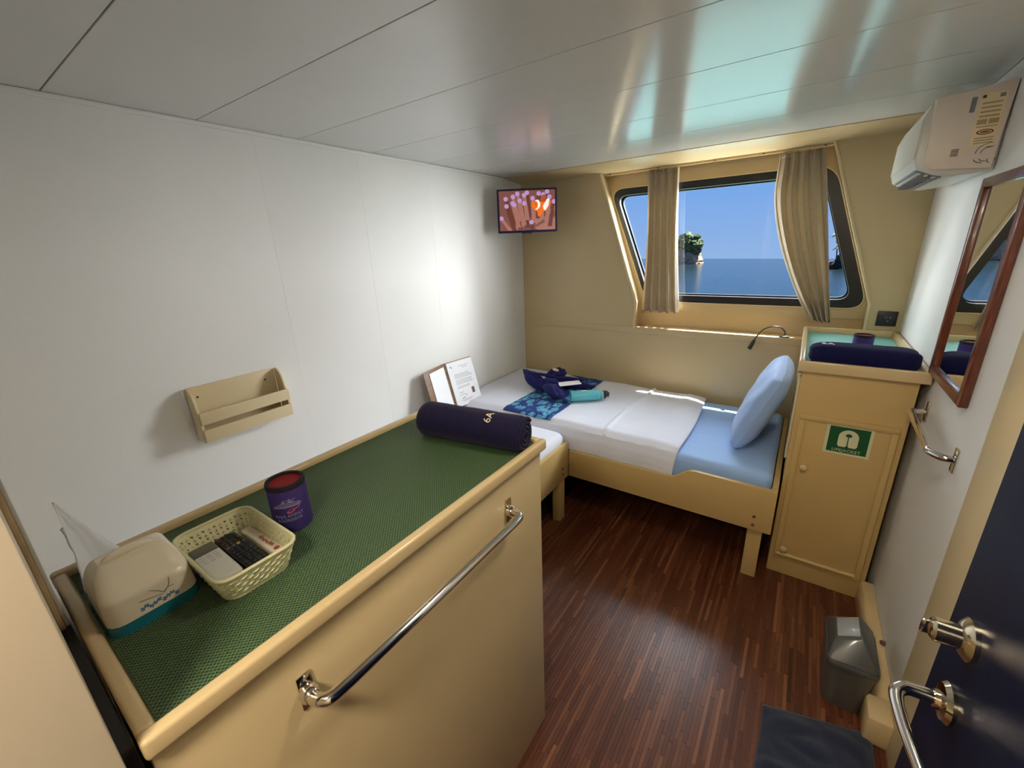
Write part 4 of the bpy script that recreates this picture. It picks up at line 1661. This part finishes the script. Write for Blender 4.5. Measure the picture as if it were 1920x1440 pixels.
curtain('curtain', 'beige curtain gathered at the left part of the window', edgeL, 2.004, 1.105, 4.6, 0.4, 1)
curtain('curtain', 'beige curtain swept towards the right edge of the window', edgeR, 1.998, 1.100, 4.4, 1.6, -1)
rl = thing('curtain_rail', 'thin painted curtain rail above the window', 'rail', (1.3, 2.965, 2.018))
obj('track', MB().box(0.655, 1.915, 2.955, 2.978, 2.010, 2.022), 'cream_gloss', rl, bevel=0.003)
for x in (0.70, 1.02, 1.35, 1.60, 1.88):
    obj('track_screw', MB().lathe([(0.004, 0), (0.004, 0.003)], (x, 2.955, 2.016), (0, -1, 0), 8), 'print_dark', rl)

# ------------------------------------------------------------------ tall locker by the right wall
lk = thing('locker_cabinet', 'tall cream locker with a green lifejacket sign on its door', 'cabinet', (2.13, 2.45, 0))
LX0, LX1, LY0, LY1 = 1.945, 2.312, 2.074, 2.905
obj('locker_body', MB().box(LX0, LX1, LY0, LY1, 0.0, 1.030), 'cream_furniture', lk, bevel=0.004)
ZT = 1.076
obj('top_board', MB().box(LX0 - 0.006, W - 0.010, LY0 - 0.008, LY1 + 0.004, 1.030, 1.044), 'cream_furniture', lk)
for (x0, x1, y0, y1) in ((LX0 - 0.018, W - 0.006, LY0 - 0.022, LY0 - 0.004), (LX0 - 0.018, W - 0.006, LY1 - 0.010, LY1 + 0.006),
                         (LX0 - 0.018, LX0 + 0.004, LY0 - 0.004, LY1 - 0.010), (W - 0.028, W - 0.006, LY0 - 0.004, LY1 - 0.010)):
    obj('rim_rail', MB().box(x0, x1, y0, y1, 1.030, ZT), 'cream_gloss', lk, bevel=0.005, seg=3)


def liner(u, v):
    x = LX0 + 0.006 + u * (W - 0.032 - LX0 - 0.006)
    y = LY0 - 0.002 + v * (LY1 - 0.014 - LY0)
    return Vector((x, y, 1.0455 + 0.002 * abs(noise.noise(Vector((x * 5, y * 22, 0))))))


obj('top_liner', MB().grid(liner, 30, 60), 'liner_teal', lk, smooth=True)['label'] = 'mint green liner sheet'
# door on the front
dX0, dX1, dZ0, dZ1 = 1.964, 2.290, 0.108, 0.840
dr_ = obj('door', MB().box(dX0, dX1, LY0 - 0.012, LY0, dZ0, dZ1), 'cream_furniture', lk, bevel=0.002)
for (x0, x1, z0, z1) in ((dX0, dX1, dZ1 - 0.022, dZ1), (dX0, dX0 + 0.022, dZ0, dZ1 - 0.022), (dX1 - 0.022, dX1, dZ0, dZ1 - 0.022)):
    obj('door_moulding', MB().box(x0, x1, LY0 - 0.019, LY0 - 0.012, z0, z1), 'cream_furniture', dr_, bevel=0.003)
obj('door_moulding', MB().tube([(dX0 + 0.01, LY0 - 0.014, dZ0 + 0.013), (dX1 - 0.02, LY0 - 0.014, dZ0 + 0.013)], 0.009, 10), 'cream_furniture', dr_, smooth=True)
obj('knob', MB().lathe([(0.006, 0), (0.006, 0.008), (0.013, 0.012), (0.013, 0.018), (0.006, 0.022)], (2.010, LY0 - 0.012, 0.598), (0, -1, 0), 20), 'cream_gloss', dr_, smooth=True)
obj('catch_knob', MB().lathe([(0.005, 0), (0.005, 0.010), (0.014, 0.014), (0.014, 0.022), (0.007, 0.026)], (1.998, LY0 - 0.012, 0.162), (0, -1, 0), 20), 'cream_gloss', dr_, smooth=True)
obj('catch_hook', MB().tube([(1.998, LY0 - 0.026, 0.158), (2.000, LY0 - 0.026, 0.130), (2.006, LY0 - 0.022, 0.118)], 0.0035, 8), 'cream_gloss', dr_, smooth=True)
# side door facing the bed
sdr = obj('side_door', MB().box(LX0 - 0.010, LX0, LY0 + 0.03, LY1 - 0.03, 0.60, 1.005), 'cream_light', lk, bevel=0.003)
for y in (LY0 + 0.07, LY1 - 0.32):
    obj('hinge', MB().tube([(LX0 - 0.012, y, 0.99), (LX0 - 0.012, y, 1.02)], 0.005, 8), 'cream_gloss', sdr)
# lifejacket sign
sg = obj('lifejacket_sign', MB().box(2.064, 2.218, LY0 - 0.0135, LY0 - 0.012, 0.688, 0.822), 'sign_cream', dr_)
sg['label'] = 'green lifejacket sign with cream border'
SY = LY0 - 0.0137
obj('sign_field', MB().box(2.075, 2.207, SY - 0.0006, SY + 0.0002, 0.698, 0.812), 'sign_green', sg)


def sgn(pts, name, mat, d, holes=()):
    obj(name, remap(curve_mesh([pts] + list(holes), 0.0006), XZ(SY - 0.0010 - d)), mat, sg)


cx_, cz_ = 2.141, 0.762
arch = [(cx_ + 0.032 * cos(a_ * pi / 12), cz_ + 0.010 + 0.030 * sin(a_ * pi / 12)) for a_ in range(13)]
arch += [(cx_ - 0.032, cz_ - 0.030), (cx_ - 0.028, cz_ - 0.036), (cx_ - 0.008, cz_ - 0.036), (cx_ - 0.002, cz_ - 0.030), (cx_ - 0.001, cz_ + 0.006)]
arch += [(cx_ - 0.012 * cos(a_ * pi / 12 - 0.9), cz_ + 0.016 + 0.008 * sin(a_ * pi / 12 - 0.9)) for a_ in range(19)]
arch += [(cx_ + 0.001, cz_ + 0.006), (cx_ + 0.002, cz_ - 0.030), (cx_ + 0.008, cz_ - 0.036), (cx_ + 0.028, cz_ - 0.036), (cx_ + 0.032, cz_ - 0.030)]
solid_ = [(cx_ + 0.033 * cos(a_ * pi / 14), cz_ + 0.008 + 0.032 * sin(a_ * pi / 14)) for a_ in range(15)] + \
         [(cx_ - 0.033, cz_ - 0.028), (cx_ - 0.028, cz_ - 0.037), (cx_ - 0.007, cz_ - 0.037), (cx_ - 0.002, cz_ - 0.030), (cx_ - 0.0016, cz_ + 0.010),
          (cx_ + 0.0016, cz_ + 0.010), (cx_ + 0.002, cz_ - 0.030), (cx_ + 0.007, cz_ - 0.037), (cx_ + 0.028, cz_ - 0.037), (cx_ + 0.033, cz_ - 0.028)]
sgn(solid_, 'sign_jacket', 'sign_cream', 0.0)
sgn([(cx_ + 0.0105 * cos(a_ * pi / 10), cz_ + 0.016 + 0.0075 * sin(a_ * pi / 10)) for a_ in range(20)], 'sign_neck_hole', 'sign_green', 0.0006)
obj('sign_lettering', remap(text_mesh('LIFEJACKET', 0.0175, 0.0003, 1.08), lambda p: XZ(SY - 0.0012)(Vector((p.x + 2.141, p.y + 0.7085, p.z)))), 'sign_cream', sg)

# towel on the locker
t2 = thing('folded_towel', 'navy towel rolled flat on the tall locker top', 'towel', (2.13, 2.16, 1.046))


def tow2(p):
    q = Vector((math.copysign(abs(p.x) ** 0.32, p.x), math.copysign(abs(p.y) ** 0.6, p.y), math.copysign(abs(p.z) ** 0.55, p.z)))
    return q * (1 + 0.03 * noise.noise(q * 2.5))


obj('towel_roll', MB().ell((2.134, 2.165, 1.046 + 0.045), (0.176, 0.072, 0.046), Matrix.Rotation(0.0, 3, 'Z'), 64, 32, tow2), 'towel_deep', t2, smooth=True)
obj('fold_edge', MB().tube(arc([(1.965, 2.102, 1.068), (2.05, 2.092, 1.074), (2.14, 2.092, 1.066), (2.29, 2.098, 1.064)], 6), 0.005, 8), 'towel_deep', t2, smooth=True)
gm = text_mesh('6A', 0.040, 0.0008)
obj('embroidered_mark', remap(gm, lambda p: Vector((2.015 + p.x * 1.0, 2.150 + p.y, 1.1372 + p.z))), 'paper_white', t2)

# ------------------------------------------------------------------ reading lamp
rlm = thing('reading_lamp', 'slim black gooseneck reading lamp fixed on the window ledge', 'lamp', (1.842, 2.925, ZL))
obj('base_disc', MB().lathe([(0.030, 0), (0.030, 0.004), (0.024, 0.007), (0.006, 0.010)], (1.842, 2.938, ZL), (0, 0, 1), 28), 'black_plastic', rlm, smooth=True)
obj('gooseneck', MB().tube(arc([(1.842, 2.936, ZL + 0.006), (1.840, 2.934, 1.030), (1.818, 2.926, 1.055), (1.780, 2.914, 1.062), (1.738, 2.902, 1.048), (1.708, 2.893, 1.012), (1.690, 2.888, 0.975)], 6), 0.0042, 10), 'black_plastic', rlm, smooth=True)
obj('lamp_head', MB().lathe([(0.006, 0), (0.009, 0.006), (0.0115, 0.030), (0.0115, 0.062), (0.009, 0.064)], (1.692, 2.8885, 0.980), Vector((-0.33, -0.06, -0.92)), 20), 'black_plastic', rlm, smooth=True)

# ------------------------------------------------------------------ black socket
sk = thing('power_socket', 'square black power socket on the window wall beside the window', 'socket', (2.279, D, 1.14))
obj('socket_plate', MB().box(2.238, 2.320, D - 0.010, D, 1.100, 1.178), 'black_plastic', sk, bevel=0.003)
obj('socket_insert', MB().box(2.262, 2.304, D - 0.013, D - 0.010, 1.118, 1.160), 'black_rubber', sk, bevel=0.001)
for (x, z) in ((2.275, 1.146), (2.291, 1.146), (2.283, 1.128)):
    obj('socket_slot', MB().lathe([(0.0035, 0), (0.0035, 0.001)], (x, D - 0.013, z), (0, -1, 0), 8), 'ac_grey', sk)
obj('switch_rocker', MB().box(2.245, 2.257, D - 0.014, D - 0.010, 1.125, 1.153), 'black_plastic', sk, bevel=0.001)

# ------------------------------------------------------------------ air conditioner
ac = thing('air_conditioner', 'white split air conditioner high on the right wall', 'air conditioner', (2.25, 2.48, 1.73))
AY0, AY1 = 2.070, 2.640
prof = [(W - 0.001, 1.992), (2.190, 1.984), (2.160, 1.962), (2.146, 1.920), (2.144, 1.800), (2.152, 1.772), (2.200, 1.750), (2.245, 1.738), (W - 0.001, 1.746)]
obj('ac_body', MB().prism(prof, 'y', AY0 + 0.012, AY1), 'ac_white', ac, bevel=0.006, seg=3)
sp_ = obj('side_cover', MB().prism([(W - 0.002, 1.996), (2.162, 1.973), (2.170, 1.784), (2.192, 1.764), (W - 0.010, 1.752)], 'y', AY0, AY0 + 0.014), 'ac_side', ac, bevel=0.004, seg=3)
sp_['label'] = 'side cover with stickers'
obj('front_panel', MB().prism([(2.188, 1.986), (2.158, 1.963), (2.143, 1.921), (2.141, 1.802), (2.145, 1.802), (2.148, 1.920), (2.162, 1.960), (2.190, 1.982)], 'y', AY0 + 0.014, AY1 - 0.004), 'ac_white', ac)
vt = obj('vent_recess', MB().prism([(2.156, 1.7695), (2.225, 1.7435), (2.225, 1.7395), (2.156, 1.7655)], 'y', AY0 + 0.035, AY1 - 0.06), 'ac_grey', ac)
for k in range(3):
    x = 2.162 + k * 0.020
    z = 1.768 - (x - 2.156) * 0.38
    obj('louver', MB().box(x, x + 0.010, AY0 + 0.04, AY1 - 0.065, z - 0.010, z - 0.005), 'ac_white', vt)
for k in range(7):
    y = AY0 + 0.06 + k * 0.065
    obj('vane', MB().box(2.165, 2.215, y, y + 0.004, 1.738, 1.752), 'ac_grey', vt)
AYF = AY0 - 0.0004


def acf(x0, x1, z0, z1, name, mat, d=0.0, par_=None):
    return obj(name, MB().box(x0, x1, AYF - 0.0005 - d, AYF - d, z0, z1), mat, par_ or sp_)


st_ = acf(2.266, 2.322, 1.820, 1.966, 'energy_sticker', 'label_cream')
acf(2.246, 2.258, 1.918, 1.960, 'barcode_sticker', 'ac_grey')
mbx = MB()
for k in range(4):
    mbx.box(2.272, 2.316, AYF - 0.0011, AYF - 0.0006, 1.900 + k * 0.012, 1.9045 + k * 0.012)
mbx.box(2.270, 2.292, AYF - 0.0011, AYF - 0.0006, 1.880, 1.894)
mbx.box(2.296, 2.318, AYF - 0.0011, AYF - 0.0006, 1.880, 1.894)
mbx.box(2.272, 2.318, AYF - 0.0011, AYF - 0.0006, 1.872, 1.875)
for k in range(3):
    mbx.box(2.274, 2.316, AYF - 0.0011, AYF - 0.0006, 1.826 + k * 0.007, 1.829 + k * 0.007)
obj('printed_table', mbx, 'label_tan', st_)['kind'] = 'stuff'
el = [(2.294 + 0.019 * cos(a_ * pi / 12), 1.858 + 0.0075 * sin(a_ * pi / 12)) for a_ in range(24)]
el2 = [(2.294 + 0.015 * cos(a_ * pi / 12), 1.858 + 0.005 * sin(a_ * pi / 12)) for a_ in range(24)]
obj('printed_oval', remap(curve_mesh([el, el2], 0.0005), XZ(AYF - 0.001)), 'print_brown', st_)
obj('printed_oval_text', remap(curve_mesh([[(2.294 + 0.012 * cos(a_ * pi / 12), 1.858 + 0.003 * sin(a_ * pi / 12)) for a_ in range(24)]], 0.0005), XZ(AYF - 0.001)), 'print_red', st_)
obj('printed_dot', MB().lathe([(0.0045, 0), (0.0045, 0.0005)], (2.273, AYF - 0.0006, 1.957), (0, -1, 0), 16), 'print_dark', st_)
acf(2.306, 2.318, 1.950, 1.960, 'printed_mark', 'ac_grey', 0.0006, st_)
for k in range(5):
    acf(2.228, 2.246, 1.797 + k * 0.0045, 1.799 + k * 0.0045, 'printed_bar', 'print_dark')
for (x, z, rx, rz, a0, a1) in ((2.322, 1.800, 0.036, 0.026, 95, 185), (2.322, 1.800, 0.024, 0.014, 95, 185), (2.306, 1.782, 0.020, 0.012, 185, 270), (2.312, 1.782, 0.014, 0.008, 185, 275), (2.326, 1.776, 0.010, 0.008, 150, 250), (2.322, 1.778, 0.012, 0.004, 330, 380)):
    P = [(x + rx * cos(radians(a0 + (a1 - a0) * k / 8)), AYF - 0.0004, z + rz * sin(radians(a0 + (a1 - a0) * k / 8))) for k in range(9)]
    obj('moulded_mark', MB().tube(P, 0.0009, 5), 'print_dark', sp_)
acf(2.306, 2.324, 1.8135, 1.8150, 'moulded_mark', 'print_dark')

# ------------------------------------------------------------------ mirror on the right wall
mr = thing('wall_mirror', 'tall mirror in a reddish wood frame on the right wall', 'mirror', (W, 1.865, 1.075))
MY0, MY1, MZ0, MZ1 = 1.662, 2.072, 1.075, 1.722
fw, ft = 0.028, 0.022
obj('frame_bar', MB().box(W - ft, W - 0.001, MY0, MY0 + fw, MZ0, MZ1), 'mahogany', mr, bevel=0.003)
obj('frame_bar', MB().box(W - ft, W - 0.001, MY1 - fw * 0.7, MY1, MZ0, MZ1), 'mahogany', mr, bevel=0.003)
obj('frame_bar', MB().box(W - ft, W - 0.001, MY0 + fw, MY1 - fw * 0.7, MZ0, MZ0 + fw), 'mahogany', mr, bevel=0.003)
obj('frame_bar', MB().box(W - ft, W - 0.001, MY0 + fw, MY1 - fw * 0.7, MZ1 - fw, MZ1), 'mahogany', mr, bevel=0.003)
obj('mirror_glass', MB().box(W - 0.010, W - 0.003, MY0 + fw, MY1 - fw * 0.7, MZ0 + fw, MZ1 - fw), 'mirror_silver', mr)
obj('glass_bevel', MB().box(W - 0.0115, W - 0.0098, MY0 + fw, MY1 - fw * 0.7, MZ0 + fw, MZ0 + fw + 0.006), 'mirror_bevel', mr)

# ------------------------------------------------------------------ grab bar on the right wall
gb = thing('grab_bar', 'short chrome grab bar on the right wall under the mirror', 'grab bar', (W, 1.83, 0.93))
GZ = 0.935
BXg = W - 0.052
obj('bar', MB().tube(arc([(W - 0.004, 2.030, GZ), (W - 0.034, 2.026, GZ), (BXg, 2.005, GZ), (BXg, 1.965, GZ)], 6)[:-1] + [(BXg, 1.965, GZ), (BXg, 1.83, GZ - 0.004), (BXg, 1.700, GZ - 0.008)]
    + arc([(BXg, 1.700, GZ - 0.008), (BXg, 1.662, GZ - 0.009), (W - 0.030, 1.632, GZ - 0.010), (W - 0.004, 1.624, GZ - 0.010)], 6)[1:], 0.011, 16), 'chrome', gb, smooth=True)
for (y, z) in ((2.030, GZ), (1.624, GZ - 0.010)):
    obj('mounting_plate', MB().box(W - 0.006, W, y - 0.014, y + 0.014, z - 0.038, z + 0.038), 'chrome', gb, bevel=0.0025)

# ------------------------------------------------------------------ waste bin
BC = Vector((2.218, 1.550, 0))
bn = thing('waste_bin', 'grey plastic waste bin with swing lid on the floor by the right wall', 'waste bin', BC)


def binring(hx, hy, z, n=40, r=0.03):
    return [BC + Vector((p.x, p.y, z)) for p in resample(rrect(hx, hy, r, 5), n)]


def loft(rings_, cap0=True, cap1=True):
    mb = MB()
    n = len(rings_[0])
    vs = [p for q in rings_ for p in q]
    fs = []
    for i in range(len(rings_) - 1):
        for k in range(n):
            k2 = (k + 1) % n
            fs.append((i * n + k, i * n + k2, (i + 1) * n + k2, (i + 1) * n + k))
    if cap0:
        fs.append(tuple(range(n - 1, -1, -1)))
    if cap1:
        m = (len(rings_) - 1) * n
        fs.append(tuple(m + k for k in range(n)))
    return mb.add(vs, fs)


obj('bin_body', loft([binring(0.056, 0.088, 0.0), binring(0.058, 0.090, 0.006), binring(0.068, 0.104, 0.185)]), 'bin_body', bn, smooth=True)
obj('bin_rim', loft([binring(0.070, 0.107, 0.180), binring(0.073, 0.110, 0.186), binring(0.073, 0.110, 0.198), binring(0.070, 0.106, 0.204)]), 'bin_grey', bn, smooth=True)
# hood: rises to an off-centre ridge, flap on the side facing the room
hood = MB()
b0 = [Vector((-0.070, -0.104, 0.203)), Vector((0.070, -0.104, 0.203)), Vector((0.070, 0.104, 0.203)), Vector((-0.070, 0.104, 0.203))]
t0_ = [Vector((-0.052, -0.050, 0.252)), Vector((0.016, -0.052, 0.292)), Vector((0.016, 0.052, 0.292)), Vector((-0.052, 0.050, 0.252))]
hood.add([BC + p for p in b0 + t0_], [(0, 1, 2, 3), (4, 5, 6, 7), (0, 1, 5, 4), (1, 2, 6, 5), (2, 3, 7, 6), (3, 0, 4, 7)])
hd = obj('lid', hood, 'bin_grey', bn, bevel=0.008, seg=3)
n_ = (t0_[1] - t0_[0]).cross(t0_[3] - t0_[0]).normalized()
if n_.z < 0:
    n_ = -n_


def fl3(u, v, d):
    p = t0_[0].lerp(t0_[1], u).lerp(t0_[3].lerp(t0_[2], u), v)
    return BC + p + n_ * d


obj('swing_flap', MB().add([fl3(u, v, d) for u in (0.08, 0.90) for v in (0.07, 0.93) for d in (-0.002, 0.003)],
    [(0, 1, 3, 2), (4, 6, 7, 5), (0, 4, 5, 1), (2, 3, 7, 6), (0, 2, 6, 4), (1, 5, 7, 3)]), 'bin_flap', hd, bevel=0.0015)

# ------------------------------------------------------------------ rug on the floor
def rug(u, v):
    x = 1.992 + u * 0.300 + 0.004 * sin(v * 9)
    y = 0.78 + v * 0.545 + u * 0.080
    z = 0.012 + 0.016 * abs(noise.noise(Vector((x * 8, y * 14, 0)))) + 0.010 * math.exp(-(((y - 1.12) - (x - 2.0) * 0.15) / 0.025) ** 2) * (1 - abs(u - 0.4))
    ed = min(u, 1 - u, v, 1 - v)
    z = 0.004 + (z - 0.004) * min(1, ed / 0.08)
    return Vector((x, y, z))


tag(obj('floor_mat', MB().grid(rug, 40, 60), 'rug_navy', smooth=True, solid=0.005), 'dark navy cloth mat on the floor beside the open door', 'mat')

# ------------------------------------------------------------------ open navy door
DXF = 2.130
dn = bpy.data.objects.new('door_1', None)
COL.objects.link(dn)
dn.location = (DXF + 0.02, 0.25, 0.0)
WLOC['door_1'] = Vector((DXF + 0.02, 0.25, 0.0))
dn['kind'] = 'structure'
dn['label'] = 'dark navy door standing open at the right edge with lever handle'
dn['category'] = 'door'
obj('door_leaf', MB().box(DXF, DXF + 0.038, -0.18, 0.686, 0.012, 1.98), 'door_navy', dn, bevel=0.002)
hz, hy = 1.002, 0.606
hp = obj('lever_handle', MB().tube(arc([(DXF - 0.004, hy, hz), (DXF - 0.030, hy, hz), (DXF - 0.045, hy - 0.004, hz), (DXF - 0.053, hy - 0.018, hz - 0.002), (DXF - 0.050, hy - 0.055, hz - 0.006), (DXF - 0.040, hy - 0.110, hz - 0.010)], 6),
         [0.0085] * 14 + [0.0082, 0.0082, 0.008, 0.008, 0.0076, 0.0074, 0.0072, 0.007, 0.007, 0.007, 0.007, 0.007, 0.007, 0.007, 0.007, 0.007, 0.007], 14), 'chrome', dn, smooth=True)
obj('handle_rose', MB().lathe([(0.026, 0), (0.026, 0.004), (0.022, 0.009), (0.012, 0.011), (0.011, 0.016)], (DXF, hy, hz), (-1, 0, 0), 28), 'brass_chrome', hp, smooth=True)
lkz = 1.100
lc = obj('lock_cylinder', MB().lathe([(0.026, 0), (0.026, 0.005), (0.020, 0.010), (0.0145, 0.012), (0.0145, 0.034), (0.011, 0.037)], (DXF, 0.613, lkz), (-1, 0, 0), 28), 'brass_chrome', dn, smooth=True)
obj('thumb_turn', MB().box(DXF - 0.046, DXF - 0.036, 0.6105, 0.6155, lkz - 0.010, lkz + 0.010), 'chrome', lc, bevel=0.002)
